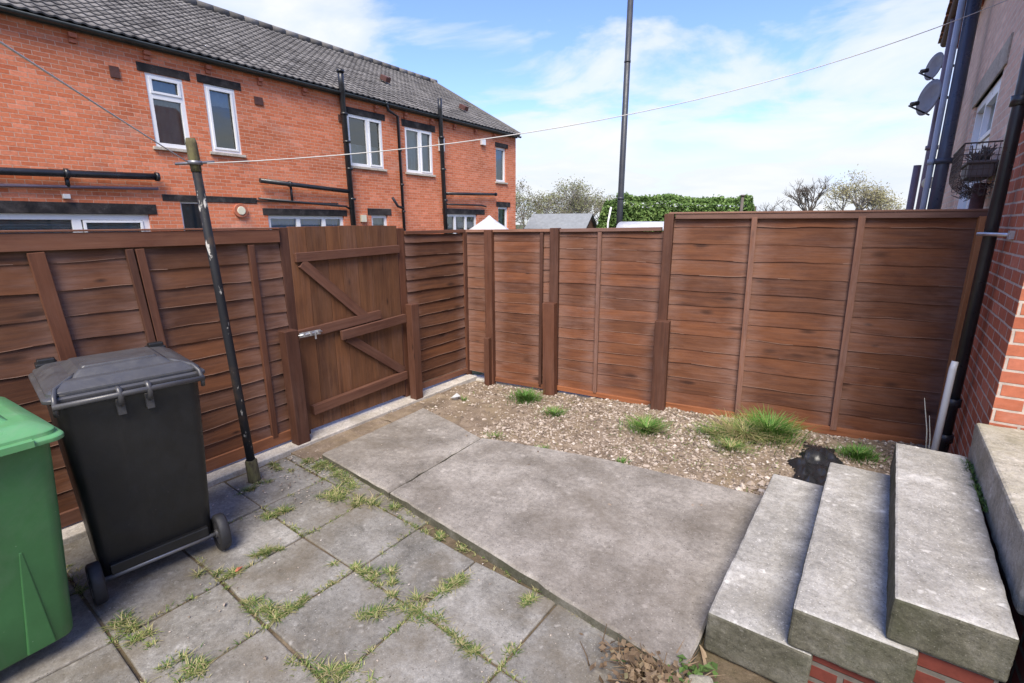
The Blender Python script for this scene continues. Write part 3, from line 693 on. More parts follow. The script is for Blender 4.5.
# ---- left fence, gate, return fence : plane x = -3.8, normal +x
XL = -3.8; nL = (1, 0, 0)
ptL = lambda s, z: (XL, s, z)
lf = thing('lap_fence', (XL, 0, 0), 'brown overlapping board fence with plank top, left of the gate, behind the bins', 'fence')
lap_panel('fence_panel', lf, ptL, 1.20, 2.20, .115, 1.72, nL, M['fence_left'], .132, .020, 1, .012, marks=(1.95,))
lap_panel('fence_panel', lf, ptL, -.63, 1.198, .11, 1.72, nL, M['fence_left'], .15, .016, 2, .010, marks=(-.22, .80))
lap_panel('fence_panel', lf, ptL, -2.45, -.635, .11, 1.72, nL, M['fence_left'], .15, .020, 3, .010)
def part_bar(root, name, p0, p1, w, d, side, mat, bevel=.003, r=None):
    g = MB(); g.bar(p0, p1, w, d, side, r); return g.build(name, mat, root, bevel)
xb = XL + .035
for (y0, y1, w) in ((.745, .85, .075), (-.25, -.2, .045), (-1.2, -1.2, .045), (1.18, 1.27, .042), (1.235, 1.318, .048), (1.945, 1.955, .045)):
    part_bar(lf, 'batten', (xb, y1, .12), (xb, y0, 1.69), w, .03, (1, 0, 0), M['post'])
part_bar(lf, 'top_plank', (XL + .03, -.62, 1.742), (XL + .03, 2.18, 1.752), .098, .03, (1, 0, 0), M['gate_rail'])
part_bar(lf, 'top_plank', (XL + .03, -2.45, 1.738), (XL + .03, -.625, 1.742), .098, .03, (1, 0, 0), M['gate_rail'])
part_bar(lf, 'capping_strip', (XL + .01, -2.45, 1.799), (XL + .01, 2.18, 1.809), .012, .085, (1, 0, 0), M['gate_rail'])
part_bar(lf, 'base_plank', (XL + .035, 1.02, .09), (XL + .035, 2.12, .10), .09, .025, (1, 0, 0), M['gravel_board'])
part_bar(lf, 'base_plank', (XL + .035, -2.45, .085), (XL + .035, 1.01, .09), .09, .025, (1, 0, 0), M['gate_rail'])
part_bar(lf, 'post', (XL - .02, 2.235, .02), (XL - .02, 2.235, 1.815), .10, .09, (1, 0, 0), M['post'], .004)
part_bar(lf, 'stub_post', (-3.69, 2.135, -.05), (-3.692, 2.125, 1.01), .115, .10, (1, 0, 0), M['post'], .006)
# gate
gt = thing('wooden_gate', (XL + .03, 2.85, .05), 'brown ledged and braced timber gate with galvanised bolt, in the left fence', 'gate')
g = MB(); y = 2.262; k_ = 0
while y < 3.40:
    w = min([.155, .19, .145, .17, .16, .18, .15][k_ % 7], 3.405 - y); x = XL + .018 + random.uniform(-.002, .002)
    zt = 1.825 + random.uniform(-.004, .004)
    g.hexa([(x - .009, y + .0015, .07), (x + .009, y + .0015, .07), (x + .009, y + w - .0015, .07), (x - .009, y + w - .0015, .07),
            (x - .009, y + .0015, zt), (x + .009, y + .0015, zt), (x + .009, y + w - .0015, zt), (x - .009, y + w - .0015, zt)], random.uniform(.25, .8), (0, 0, 1)); y += w; k_ += 1
g.build('gate_boards', M['gate'], gt, .0025)
xr = XL + .045
def rail(p0, p1, w=.085, x=xr, d=.035, name='gate_rail', mat='gate_rail'):
    part_bar(gt, name, (x, *p0), (x, *p1), w, d, (1, 0, 0), M[mat])
rail((2.29, 1.575), (3.40, 1.60), .075)
rail((2.235, .935), (3.12, .985), .085)
rail((2.64, .865), (3.41, .905), .085, xr + .033)
rail((2.30, .255), (3.40, .30), .085, xr + .012, .05)
rail((2.34, 1.53), (2.965, .96), .085, xr + .002, .03, 'gate_brace')
rail((2.72, .83), (3.375, .345), .085, xr + .002, .03, 'gate_brace')
g = MB(); xg = xr + .035
g.box((xg, 2.335, .94), (.004, .20, .042), 0); 
bo = g.build('gate_bolt', M['galv'], gt, .001); bo['label'] = 'galvanised slide bolt on the middle rail'
g = MB(); g.tube([(xg + .012, 2.20, .942), (xg + .012, 2.44, .945)], .007, 10); g.build('bolt_rod', M['galv'], bo)
g = MB()
for yy in (2.27, 2.33, 2.40): g.box((xg + .011, yy, .943), (.022, .018, .034))
g.box((xg + .022, 2.37, .915), (.01, .014, .05)); g.build('bolt_guide', M['galv'], bo, .002)
# return fence beyond the gate
rf = thing('lap_fence', (XL, 4.0, 0), 'short run of brown overlapping boards between the gate and the fence corner', 'fence')
part_bar(rf, 'post', (XL - .02, 3.465, .02), (XL - .02, 3.465, 1.80), .085, .08, (1, 0, 0), M['post'], .004)
part_bar(rf, 'stub_post', (-3.675, 3.475, -.05), (-3.672, 3.465, 1.05), .105, .09, (1, 0, 0), M['post'], .006)
lap_panel('fence_panel', rf, ptL, 3.51, 4.43, .13, 1.735, nL, M['fence_left'], .128, .026, 9, .008)
part_bar(rf, 'capping_strip', (XL + .01, 3.51, 1.755), (XL + .01, 4.43, 1.76), .035, .05, (1, 0, 0), M['gate_rail'])
part_bar(rf, 'base_plank', (XL + .03, 3.51, .10), (XL + .03, 4.43, .09), .06, .03, (1, 0, 0), M['gate_rail'])
part_bar(rf, 'post', (XL + .005, 4.455, -.03), (XL - .01, 4.445, 1.775), .085, .085, (1, 0, 0), M['post'], .004)
# ---- back fence
P0 = Vector((-3.85, 4.4, 0)); dB = Vector((4.6, .72, 0)).normalized(); nB = Vector((dB.y, -dB.x, 0))
def ptB(s, z, o=0.0): p = P0 + dB * s + nB * o; return (p.x, p.y, z)
bf = thing('lap_fence', ptB(1.2, 0), 'lower part of the back fence, reddish brown lapped boards with stub posts', 'fence')
lap_panel('fence_panel', bf, ptB, .13, .42, .10, 1.758, nB, M['fence'], .125, .012, 21)
lap_panel('fence_panel', bf, ptB, .47, 1.08, .04, 1.758, nB, M['fence'], .118, .011, 22, .010)
lap_panel('fence_panel', bf, ptB, 1.08, 1.19, .04, 1.758, nB, M['fence'], .122, .013, 23)
lap_panel('fence_panel', bf, ptB, 1.25, 2.35, .04, 1.775, nB, M['fence'], .118, .011, 24, .010, marks=(1.705,))
def bb(root, name, s0, z0, s1, z1, w, d, o, mat, bev=.003): part_bar(root, name, ptB(s0, z0, o), ptB(s1, z1, o), w, d, nB, M[mat], bev)
bb(bf, 'post', .445, -.08, .435, 1.775, .095, .09, .03, 'post', .004)
bb(bf, 'stub_post', .44, -.10, .44, .56, .065, .07, .11, 'post', .005)
bb(bf, 'batten', 1.075, .03, 1.07, 1.75, .035, .03, .03, 'post')
bb(bf, 'post', 1.235, -.05, 1.215, 1.80, .095, .09, .01, 'post', .004)
bb(bf, 'stub_post', 1.225, -.06, 1.20, 1.02, .135, .10, .10, 'post', .006)
bb(bf, 'batten', 1.715, .05, 1.70, 1.76, .038, .03, .03, 'fence')
bb(bf, 'capping_strip', .13, 1.762, 1.165, 1.775, .03, .055, .01, 'rail_faded')
bb(bf, 'capping_strip', 1.27, 1.775, 2.30, 1.795, .035, .055, .01, 'rail_faded')
bb(bf, 'base_plank', 1.28, .055, 2.32, .03, .05, .03, .03, 'gravel_board')
bb(bf, 'base_plank', .50, .045, 1.15, .04, .05, .03, .03, 'gravel_board')
tf = thing('lap_fence', ptB(3.4, 0), 'taller part of the back fence, reddish brown lapped boards reaching the brick house', 'fence')
lap_panel('fence_panel', tf, ptB, 2.39, 4.63, .05, 1.905, nB, M['fence'], .146, .012, 31, .013, .4, (3.10, 3.88))
bb(tf, 'post', 2.375, -.05, 2.365, 1.935, .085, .09, .03, 'post', .004)
bb(tf, 'stub_post', 2.40, -.06, 2.385, .93, .135, .10, .11, 'post', .006)
bb(tf, 'batten', 3.125, .06, 3.085, 1.90, .045, .035, .035, 'fence')
bb(tf, 'batten', 3.905, .06, 3.865, 1.90, .050, .035, .035, 'fence')
bb(tf, 'top_rail', 2.42, 1.911, 4.66, 1.913, .05, .03, .033, 'rail_faded')
bb(tf, 'capping_strip', 2.36, 1.940, 4.66, 1.945, .016, .09, .01, 'rail_faded')
bb(tf, 'base_plank', 2.43, .04, 4.62, .05, .075, .03, .032, 'gravel_board')
bb(tf, 'post', 4.625, -.02, 4.61, 1.90, .05, .06, .05, 'post_fresh', .004)

# ================================================================== CLOTHES POLE AND LINE
cp = thing('clothes_pole', (-3.445, 1.60, 0), 'thin leaning black clothes pole with flaking paint and mossy top, by the left fence', 'clothes pole')
base, top = Vector((-3.445, 1.60, -.05)), Vector((-3.49, 1.515, 2.36))
g = MB(); g.tube([base.lerp(top, t) for t in (0, .3, .6, .925)], [.029, .028, .027, .026], 14); g.build('pole', M['pole_black'], cp)
g = MB(); g.tube([base.lerp(top, t) for t in (.0, .03, .085, .09)], [.044, .043, .041, .035], 12); g.build('ground_sleeve', M['moss'], cp, .003)
g = MB(); pts = [base.lerp(top, t) for t in (.918, .95, .988, 1.0)]; g.tube(pts, [.030, .033, .032, .026], 9); g.build('timber_top', M['moss'], cp)
hk = base.lerp(top, .94)
g = MB(); g.tube([hk + Vector((-.06, -.09, -.01)), hk + Vector((.06, .09, .01))], .008, 8); g.tube([hk + Vector((0, 0, -.012)), hk + Vector((0, 0, .012))], .041, 12); g.build('line_hook', M['steel_bar'], cp)
g = MB()
def sag(a, b2, s, n=24): return [Vector(a).lerp(Vector(b2), i / n) - Vector((0, 0, s * 4 * (i / n) * (1 - i / n))) for i in range(n + 1)]
wallx = lambda y: .62 + .03 * y
g.tube(sag(hk + Vector((.05, .05, 0)), (wallx(6.1) - .01, 6.1, 3.66), .26), .0032, 6)
tag(g.build('washing_line', M['rope']), 'pale washing line running from the clothes pole to the house on the right', 'washing line')
g = MB(); g.tube(sag(hk + Vector((.02, -.05, 0)), tuple(hk + Vector((3.4, -2.7, .46))), .02), .0035, 6)
tag(g.build('washing_line', M['rope']), 'pale washing line running from the clothes pole up to the left edge', 'washing line')

# ================================================================== WHEELIE BINS
def rrect(cx, cy, z, w, d, rad, n=5):
    """rounded rectangle ring; w along y, d along x"""
    out = []
    for qx, qy, a0 in ((1, 1, 0), (-1, 1, 90), (-1, -1, 180), (1, -1, 270)):
        for k in range(n + 1):
            a = R(a0 + 90 * k / n); out.append((cx + qx * (d / 2 - rad) + rad * math.cos(a), cy + qy * (w / 2 - rad) + rad * math.sin(a), z))
    return out
# all bins are modelled at the origin, back (axle side) facing +x
def bin_(name, loc, rz, label, body_m, lid_m, front_detail):
    root = thing(name, (0, 0, 0), label, 'wheelie bin', 'wheelie bins by the left fence')
    g = MB()
    # profile: (z, width, depth, centre x)
    prof = [(.075, .46, .42, .02), (.09, .475, .44, .02), (.30, .495, .50, .005), (.60, .525, .58, -.02), (.90, .55, .65, -.045), (.955, .553, .66, -.05)]
    if front_detail: prof = [(z, w, d + .05 * max(0, 1 - z), cx - .045 * max(0, 1 - z)) for z, w, d, cx in prof]
    rings = [rrect(cx, 0, z, w, d, .05 if z > .08 else .04) for z, w, d, cx in prof]
    g.loft(rings, True, False)
    rim = [(.955, .575, .685, -.05), (.985, .58, .69, -.05), (1.0, .575, .685, -.05)]
    g.loft([rrect(cx, 0, z, w, d, .06) for z, w, d, cx in rim], True, True)
    if front_detail:   # tapering recess ribs on the front face (-x)
        def fx(z): 
            q = [(cx - d / 2, zz_) for zz_, w_, d, cx in prof]
            for (x0, z0), (x1, z1) in zip(q, q[1:]):
                if z0 <= z <= z1: return x0 + (x1 - x0) * (z - z0) / (z1 - z0)
        for sy in (-.12, .12):   # tapering foot buttresses
            b0, b1 = fx(.09), fx(.55)
            g.hexa([(b0 + .03, sy - .055, .085), (b0 - .008, sy - .045, .085), (b0 - .008, sy + .045, .085), (b0 + .03, sy + .055, .085),
                    (b1 + .02, sy - .006, .55), (b1 - .002, sy - .006, .55), (b1 - .002, sy + .006, .55), (b1 + .02, sy + .006, .55)], .5)
    else:
        g.box((.225, 0, .21), (.03, .40, .035)); g.box((.246, 0, .135), (.06, .42, .05))
    g.build('body', M[body_m], root, .004)
    # lid : flange, shoulder, raised centre panel
    g = MB()
    def rs_(z, w, d, cx, rad): return rrect(cx, 0, z, w, d, rad)
    g.loft([rs_(.972, .600, .735, -.07, .05), rs_(.970, .618, .752, -.07, .05), rs_(.985, .620, .754, -.07, .05), rs_(.992, .606, .738, -.07, .05),
            rs_(.993, .585, .712, -.07, .05), rs_(1.008, .584, .710, -.07, .05), rs_(1.012, .575, .70, -.07, .05),
            rs_(1.034, .50, .62, -.07, .06), rs_(1.040, .46, .56, -.06, .05)], True, True)
    g.loft([rs_(1.034, .40, .46, -.05, .018), rs_(1.062, .33, .36, -.05, .016), rs_(1.066, .322, .35, -.05, .016)], True, True)
    if not front_detail:
        g.loft([rs_(1.064, .30, .10, .05, .012), rs_(1.074, .285, .085, .05, .012)], True, True)
    for sy in (-.235, .235): g.box((-.07, sy, 1.022), (.56, .012, .016))
    g.box((-.44, 0, .985), (.03, .42, .026))
    lid = g.build('lid', M[lid_m], root, .003)
    if front_detail:
        g = MB(); g.loft([rrect(-.345, .0, 1.045, .20, .075, .035), rrect(-.345, .0, 1.058, .185, .06, .029), rrect(-.345, 0, 1.058, .15, .035, .016), rrect(-.345, 0, 1.047, .14, .03, .014)], True, True)
        g.build('lid_grip', M[lid_m], lid)
    else:
        for sy in (-.235, .225):
            g = MB(); g.box((-.40, sy, 1.022), (.10, .085, .03), .1 * sy); g.box((-.385, sy, 1.042), (.05, .07, .03), .1 * sy)
            g.build('lid_catch', M['bin_black'], lid, .006)
    # handle and hinge at the back
    g = MB(); g.tube([(.345, -.285, .965), (.345, .285, .965)], .013, 10)
    for sy in (-.055, .055):
        g.tube([(.27, sy, .985), (.345, sy, .985), (.352, sy, .955), (.33, sy, .92), (.265, sy, .90)], .012, 8); g.box((.285, sy, .90), (.05, .03, .07))
    if not front_detail:
        for sg in (-1, 1):   # bent straps from the panel corners over the rear edge
            g.tube([(.115, sg * .175, 1.045), (.16, sg * .20, 1.040), (.255, sg * .262, 1.020), (.325, sg * .272, 1.0), (.345, sg * .276, .965), (.335, sg * .276, .925)], .0095, 8)
    else:
        for sg in (-.27, .27): g.tube([(.27, sg, 1.0), (.345, sg, .998), (.352, sg, .965), (.33, sg, .93), (.27, sg, .91)], .010, 8)
    g.build('handle', M[body_m if front_detail else 'bin_lid'], root)
    # wheels
    g = MB(); g.tube([(.265, -.275, .1), (.265, .275, .1)], .011, 10); g.build('axle', M['steel_bar'], root)
    for sy in (-1, 1):
        y0 = sy * .268
        g = MB()
        rr_ = [(.062, -.022), (.092, -.026), (.1, -.018), (.1, .018), (.092, .026), (.062, .022)]
        g.loft([[(.265 + r_ * math.cos(2 * PI * k / 28), y0 + o_, .1 + r_ * math.sin(2 * PI * k / 28)) for k in range(28)] for r_, o_ in rr_], False, False)
        w = g.build('wheel', M['tyre'], root)
        g = MB()
        g.tube([(.265, y0 - .02, .1), (.265, y0 + .02, .1)], .064, 24); g.tube([(.265, y0 - .03, .1), (.265, y0 + .03, .1)], .022, 12)
        for k in range(6):
            a = k * PI / 3; g.bar((.265, y0 + sy * .022, .1), (.265 + .06 * math.cos(a), y0 + sy * .022, .1 + .06 * math.sin(a)), .012, .008, (0, 1, 0))
        g.build('rim', M['bin_lid'], w)
    root.location = loc; root.rotation_euler = (0, 0, R(rz)); root.scale = (.86, 1.05, 1.095) if not front_detail else (1, 1, 1.06)
    return root
bin_('wheelie_bin', (-3.08, .832, 0), -7, 'black wheelie bin with charcoal lid, wheels and axle towards the patio', 'bin_black', 'bin_lid', False)
bin_('wheelie_bin', (-2.885, .13, 0), 183, 'green wheelie bin at the left edge of the photo', 'bin_green', 'bin_green_lid', True)

# ================================================================== STEPS AND LANDING
WT = bpy.data.textures.new('wear', 'CLOUDS'); WT.noise_scale = .09; WT.noise_depth = 4
WT2 = bpy.data.textures.new('chips', 'CLOUDS'); WT2.noise_scale = .03; WT2.noise_depth = 3
def wear_edges(o, a=.009, b2=.003):
    m1 = o.modifiers.new('cut', 'SUBSURF'); m1.subdivision_type = 'SIMPLE'; m1.levels = m1.render_levels = 6
    for nm, t, s_ in (('wear', WT, a), ('chips', WT2, b2)):
        d_ = o.modifiers.new(nm, 'DISPLACE'); d_.texture = t; d_.texture_coords = 'GLOBAL'; d_.strength = s_; d_.mid_level = .5
st = thing('stone_steps', (.1, 2.7, 0), 'three concrete tread steps on brick, climbing to the right beside the house', 'steps')
def tread(x0a, x1a, y0, x0b, x1b, y1, zt, th):
    g = MB()
    P = [(x0a, y0, zt - th), (x1a, y0, zt - th), (x1b, y1, zt - th), (x0b, y1, zt - th), (x0a, y0, zt), (x1a, y0, zt), (x1b, y1, zt), (x0b, y1, zt)]
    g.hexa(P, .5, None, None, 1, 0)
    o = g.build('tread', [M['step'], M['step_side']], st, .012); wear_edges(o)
    return o
tread(-.335, .06, 1.965, -.282, .11, 3.50, .20, .20)
tread(-.03, .36, 1.965, .022, .42, 3.49, .38, .178)
tread(.263, .585, 1.985, .330, .655, 3.58, .56, .178)
g = MB()
g.uvbox = None
def brick_box(g, x0, x1, y0, y1, z0, z1, dx=0.0):
    P = [(x0, y0), (x1, y0), (x1 + dx, y1), (x0 + dx, y1)]; acc = .05
    for a, b2 in zip(P, P[1:] + P[:1]):
        l = math.hypot(b2[0] - a[0], b2[1] - a[1])
        g.quad((*a, z0), (*b2, z0), (*b2, z1), (*a, z1), [(acc, z0), (acc + l, z0), (acc + l, z1), (acc, z1)]); acc += l
    g.quad((x0, y0, z1), (x1, y0, z1), (x1 + dx, y1, z1), (x0 + dx, y1, z1), [(x0, y0), (x1, y0), (x1, y1), (x0, y1)])
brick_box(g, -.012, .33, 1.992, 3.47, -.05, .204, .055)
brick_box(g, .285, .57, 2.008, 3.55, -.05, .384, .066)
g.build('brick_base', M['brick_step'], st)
ld = thing('stone_landing', (.9, 2.7, 0), 'pale worn stone landing slab at the right edge, level with the house door', 'landing')
g = MB(); g.hexa([(.625, 2.22, .50), (2.2, 2.22, .50), (2.2, 3.665, .50), (.672, 3.665, .50), (.625, 2.22, .745), (2.2, 2.22, .745), (2.2, 3.665, .745), (.672, 3.665, .745)], .5)
wear_edges(g.build('slab', M['landing'], ld, .014))
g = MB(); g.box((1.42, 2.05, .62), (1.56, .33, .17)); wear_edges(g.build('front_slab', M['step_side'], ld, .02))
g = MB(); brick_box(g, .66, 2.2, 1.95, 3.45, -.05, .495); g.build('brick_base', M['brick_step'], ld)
g = MB(); rr = random.Random(77)
for k_ in range(160):
    y = rr.uniform(2.9, 3.52); blades(g, .64 + rr.uniform(-.01, .02), y, lambda x, y: .55, .015, .03, 2, rr, .006, 1., 0, .5, .1)
tag(g.build('crevice_weed', M['hedge']), 'dark weeds growing in the gap between top step and landing', 'weed')

# ================================================================== HOUSE WALL HELPER
def wall_open(g, O, u, n, length, z0, z1, ops, depth, uo=0.0):
    """brick face from O along u with rectangular openings (u0,u1,z0,z1) and reveals going in by depth"""
    O = Vector(O); u = Vector(u).normalized(); n = Vector(n).normalized()
    us = sorted({0, length, *[a for o in ops for a in o[:2]]}); zs = sorted({z0, z1, *[a for o in ops for a in o[2:4]]})
    flip = u.cross(Vector((0, 0, 1))).dot(n) < 0
    def P(a, z, d=0): p = O + u * a - n * d; return (p.x, p.y, z)
    def q(p, uv):
        if flip: p = p[::-1]; uv = uv[::-1]
        g.quad(*p, uv)
    for a, b2 in zip(us, us[1:]):
        for c, d in zip(zs, zs[1:]):
            m_ = ((a + b2) / 2, (c + d) / 2)
            if any(o[0] < m_[0] < o[1] and o[2] < m_[1] < o[3] for o in ops): continue
            q([P(a, c), P(b2, c), P(b2, d), P(a, d)], [(a + uo, c), (b2 + uo, c), (b2 + uo, d), (a + uo, d)])
    for o in ops:
        a, b2, c, d = o[:4]
        q([P(a, c), P(a, c, depth), P(a, d, depth), P(a, d)][::-1], [(a, c), (a + depth, c), (a + depth, d), (a, d)][::-1])
        q([P(b2, c, depth), P(b2, c), P(b2, d), P(b2, d, depth)][::-1], [(b2, c), (b2 + depth, c), (b2 + depth, d), (b2, d)][::-1])
        q([P(a, c), P(b2, c), P(b2, c, depth), P(a, c, depth)][::-1], [(a, c), (b2, c), (b2, c + depth), (a, c + depth)][::-1])
        q([P(a, d, depth), P(b2, d, depth), P(b2, d), P(a, d)][::-1], [(a, d), (b2, d), (b2, d + depth), (a, d + depth)][::-1])
def window(root, O, u, n, rect, mull=(), trans=(), fw=.085, depth=.09, pane_cols=None, back='curtain', backz=(0, 1), sill=True, lintel=None, lint_h=.19, lint_m='black_lintel', open_=None, label=None):
    O = Vector(O); u = Vector(u).normalized(); n = Vector(n).normalized(); a, b2, c, d = rect
    def P(s, z, dd): p = O + u * s - n * dd; return Vector((p.x, p.y, z))
    g = MB(); w = fw
    # outer frame butted end to end
    g.bar(P(a, c + w / 2, depth), P(b2, c + w / 2, depth), w, .07, n, .5)
    g.bar(P(a, d - w / 2, depth), P(b2, d - w / 2, depth), w, .07, n, .5)
    g.bar(P(a + w / 2, c + w, depth), P(a + w / 2, d - w, depth), w, .07, n, .5)
    g.bar(P(b2 - w / 2, c + w, depth), P(b2 - w / 2, d - w, depth), w, .07, n, .5)
    for m_ in mull: g.bar(P(m_, c + w, depth), P(m_, d - w, depth), w * 1.25, .068, n, .5)
    for (s0, s1, z) in trans: g.bar(P(s0, z, depth), P(s1, z, depth), w * 1.3, .074, n, .5)
    if open_:  # proud sash frame round one pane
        s0, s1, z0, z1 = open_; q = .045
        for (x0, y0, x1, y1) in ((s0, z0 + q / 2, s1, z0 + q / 2), (s0, z1 - q / 2, s1, z1 - q / 2), (s0 + q / 2, z0 + q, s0 + q / 2, z1 - q), (s1 - q / 2, z0 + q, s1 - q / 2, z1 - q)):
            g.bar(P(x0, y0, depth - .03), P(x1, y1, depth - .03), q, .05, n, .5)
    f = g.build('window', M['upvc'], root, .004)
    if label: f['label'] = label
    g = MB(); g.quad(P(a + .02, c + .02, depth + .012), P(b2 - .02, c + .02, depth + .012), P(b2 - .02, d - .02, depth + .012), P(a + .02, d - .02, depth + .012)); g.build('pane', M['glass'], f)
    if back:
        g = MB(); z0 = c + (d - c) * backz[0]; z1 = c + (d - c) * backz[1]; ns = max(6, int((b2 - a) / .035)); i0 = len(g.v)
        if back == 'blind':
            k = 0; z = z0 + .02
            while z < z1:
                g.bar(P(a + .03, z, depth + .12), P(b2 - .03, z, depth + .12), .045, .01, n + Vector((0, 0, .45)), .5); z += .05
            g.build('blind', M['curtain'], f)
        else:
            for i in range(ns + 1):
                t = i / ns; dd = depth + .13 + .025 * math.sin(t * ns * 1.15)
                g.v += [tuple(P(a + (b2 - a) * t, z0, dd)), tuple(P(a + (b2 - a) * t, z1, dd))]
            for i in range(ns): g.face((i0 + 2 * i, i0 + 2 * i + 2, i0 + 2 * i + 3, i0 + 2 * i + 1), None, .5, 0, True)
            g.build('curtain', M[back], f)
    if sill:
        g = MB(); g.bar(P(a - .06, c - .03, .02), P(b2 + .06, c - .03, .02), .06, .16, n, .5); g.build('sill', M['upvc'] if sill == 'w' else M['stone'], f, .004)
    if lintel:
        g = MB(); s0, s1 = lintel; g.bar(P(s0, d + lint_h / 2, .03), P(s1, d + lint_h / 2, .03), lint_h, .09, n, .5); g.build('lintel', M[lint_m], f, .006)
    return f

# ================================================================== TERRACE ON THE LEFT
XH = -12.0; YA, YB = -7.0, 17.4; ZE = 5.30
RD = -.06
th = thing('brick_terrace', (XH, 8, 0), 'long red brick terrace with grey tiled roof behind the left fence', 'house')
O = (XH, YA, 0); U = (0, 1, 0); NH = (1, 0, 0)
wins = [ # y0,y1,z0,z1, kwargs
 (4.54, 5.21, 3.36, 4.74, dict(trans=[(4.62, 5.13, 4.33)], back='curtain_reflect_grey', lintel=(4.42, 5.36), lint_h=.16, depth=.05, open_=(4.60, 5.15, 4.37, 4.68), label='tall window with a top light')),
 (5.62, 6.27, 3.38, 4.76, dict(back='curtain', backz=(.72, 1), lintel=(5.50, 6.42), lint_h=.16, depth=.05, open_=(5.68, 6.21, 3.44, 4.70))),
 (9.25, 10.48, 3.41, 4.77, dict(mull=[9.95], back='curtain', backz=(0, .45), lintel=(9.18, 10.60), lint_h=.17, depth=.05, open_=(9.98, 10.43, 3.46, 4.72))),
 (11.37, 12.57, 3.40, 4.74, dict(mull=[12.0], back='curtain', backz=(.0, 1), lintel=(11.25, 12.72), lint_h=.20, depth=.05, open_=(12.04, 12.52, 3.45, 4.69))),
 (16.05, 16.72, 3.42, 4.70, dict(back='curtain_dark', lintel=(16.0, 16.85), lint_h=.16)),
 (1.55, 4.22, .95, 2.02, dict(mull=[3.05], trans=[], back='blind', lintel=(1.2, 4.36), lint_h=.2, sill=False, fw=.11, open_=(3.14, 4.1, 1.0, 1.90))),
 (4.82, 5.32, 1.2, 2.30, dict(back='curtain_dark', sill=False, fw=.04, lintel=(4.50, 6.48), lint_h=.13)),
 (6.72, 8.92, 1.0, 2.04, dict(mull=[7.55, 8.3], back='curtain_blue', backz=(0, 1), lintel=(6.6, 9.02), lint_h=.16)),
 (9.88, 10.50, 1.2, 2.08, dict(back='curtain', lintel=(9.75, 10.65))),
 (13.05, 14.85, 1.0, 2.16, dict(mull=[13.65, 14.25], back='curtain_dark', lintel=(12.95, 15.3), lint_h=.18)),
 (16.18, 16.85, 1.3, 2.48, dict(back='curtain', lintel=(16.05, 17.0))),
]
g = MB(); wall_open(g, O, U, NH, YB - YA, -.1, ZE - .03, [(w[0] - YA, w[1] - YA, w[2], w[3]) for w in wins], .16)
# gable and back walls
def gable(y, s):
    pts = [(XH, y, -.1), (-21.2, y, -.1), (-21.2, y, ZE - .03), (-16.6, y, 7.95), (XH, y, ZE - .03)]
    if s < 0: pts = pts[::-1]
    i = len(g.v); g.v += pts; g.face(list(range(i, i + 5)), [(p[0], p[2]) for p in pts])
gable(YB, -1); gable(YA, 1)
g.quad((-21.2, YA, -.1), (-21.2, YA, ZE), (-21.2, YB, ZE), (-21.2, YB, -.1))
g.build('wall', M['brick'], th)
g = MB(); g.box((-13.8, (YA + YB) / 2, 2.6), (.05, YB - YA - .2, 5.2)); g.build('room_wall', M['room'], th)
for w in wins:
    window(th, (XH, 0, 0), U, NH, w[:4], **w[4])
# roof with real rolled tiles, courses stepping
rf_ = MB(); slope = math.atan2(7.98 - 5.42, 16.6 - 12.0); cs, sn = math.cos(slope), math.sin(slope)
Lr = (16.6 - 11.86) / cs; NC = 23; pitch = Lr / NC; rr = random.Random(21)
y0r, y1r = YA, YB + .12; wv = .19; stepy = wv / 8
nY = int((y1r - y0r) / stepy)
for c in range(NC):
    i0 = len(rf_.v); d0 = c * pitch; d1 = d0 + pitch + .04; jit = rr.uniform(-.004, .004)
    for k in range(nY + 1):
        y = y0r + k * stepy; ph = (y / wv) % 1.0
        w = .021 * (math.sin(PI * ph / .55) if ph < .55 else -.22 * math.sin(PI * (ph - .55) / .45)) + jit
        for dd, lift in ((d0, -.005), (d0, .024), (d1, .0)):
            x = -11.86 - dd * cs; z = 5.34 + RD + dd * sn; h = w * (0.9 if dd == d1 else 1.0) + lift
            rf_.v.append((x + sn * h, y, z + cs * h))
    tone = {}
    for k in range(nY):
        t = int((y0r + k * stepy) / wv + 100); tone.setdefault(t, rr.random())
        a = i0 + 3 * k; b2 = a + 3
        rf_.face((a, b2, b2 + 1, a + 1), None, tone[t] * .6, 0, False); rf_.face((a + 1, b2 + 1, b2 + 2, a + 2), None, tone[t], 0, True)
rb = rf_.build('roof', M['tile'], th)
g = MB()
g.quad((-16.55, YA, 7.94), (-16.55, y1r, 7.94), (-21.4, y1r, 5.25), (-21.4, YA, 5.25)); g.quad((-11.9, YA, 5.28), (-16.55, YA, 7.90), (-16.55, y1r, 7.90), (-11.9, y1r, 5.28))
g.build('roof_back', M['tile'], th)
g = MB(); yy = YA
while yy < y1r - .1:
    g.tube([(-16.58, yy, 7.965), (-16.58, yy + .44, 7.965)], .11, 10, True, random.random()); yy += .45
g.build('ridge_tiles', M['tile'], rb)
g = MB(); g.bar((-11.88, y1r - .01, 5.30), (-16.58, y1r - .01, 7.93), .17, .06, (0, 1, 0)); g.build('verge', M['tile'], rb)
for (yv, dv) in ((12.4, 2.2), (15.4, 1.2)):
    g = MB(); x = -11.86 - dv * cs; z = 5.38 + dv * sn; g.bar((x + .04, yv, z + .06), (x - .25, yv, z + .06 + .25 * sn / cs), .20, .16, (0, 0, 1)); g.build('roof_vent', M['vent'], rb, .01)
g = MB(); ring = [(.055 * math.cos(a), .055 * math.sin(a)) for a in [PI + i * PI / 8 for i in range(9)]]
g.loft([[( -11.83 + x, y, 5.285 + RD + z) for x, z in ring] for y in (YA, YB + .1)], True, True); g.box((-11.93, (YA + YB) / 2, 5.262 + RD), (.03, YB - YA, .09)); g.build('gutter', M['gutter'], th)
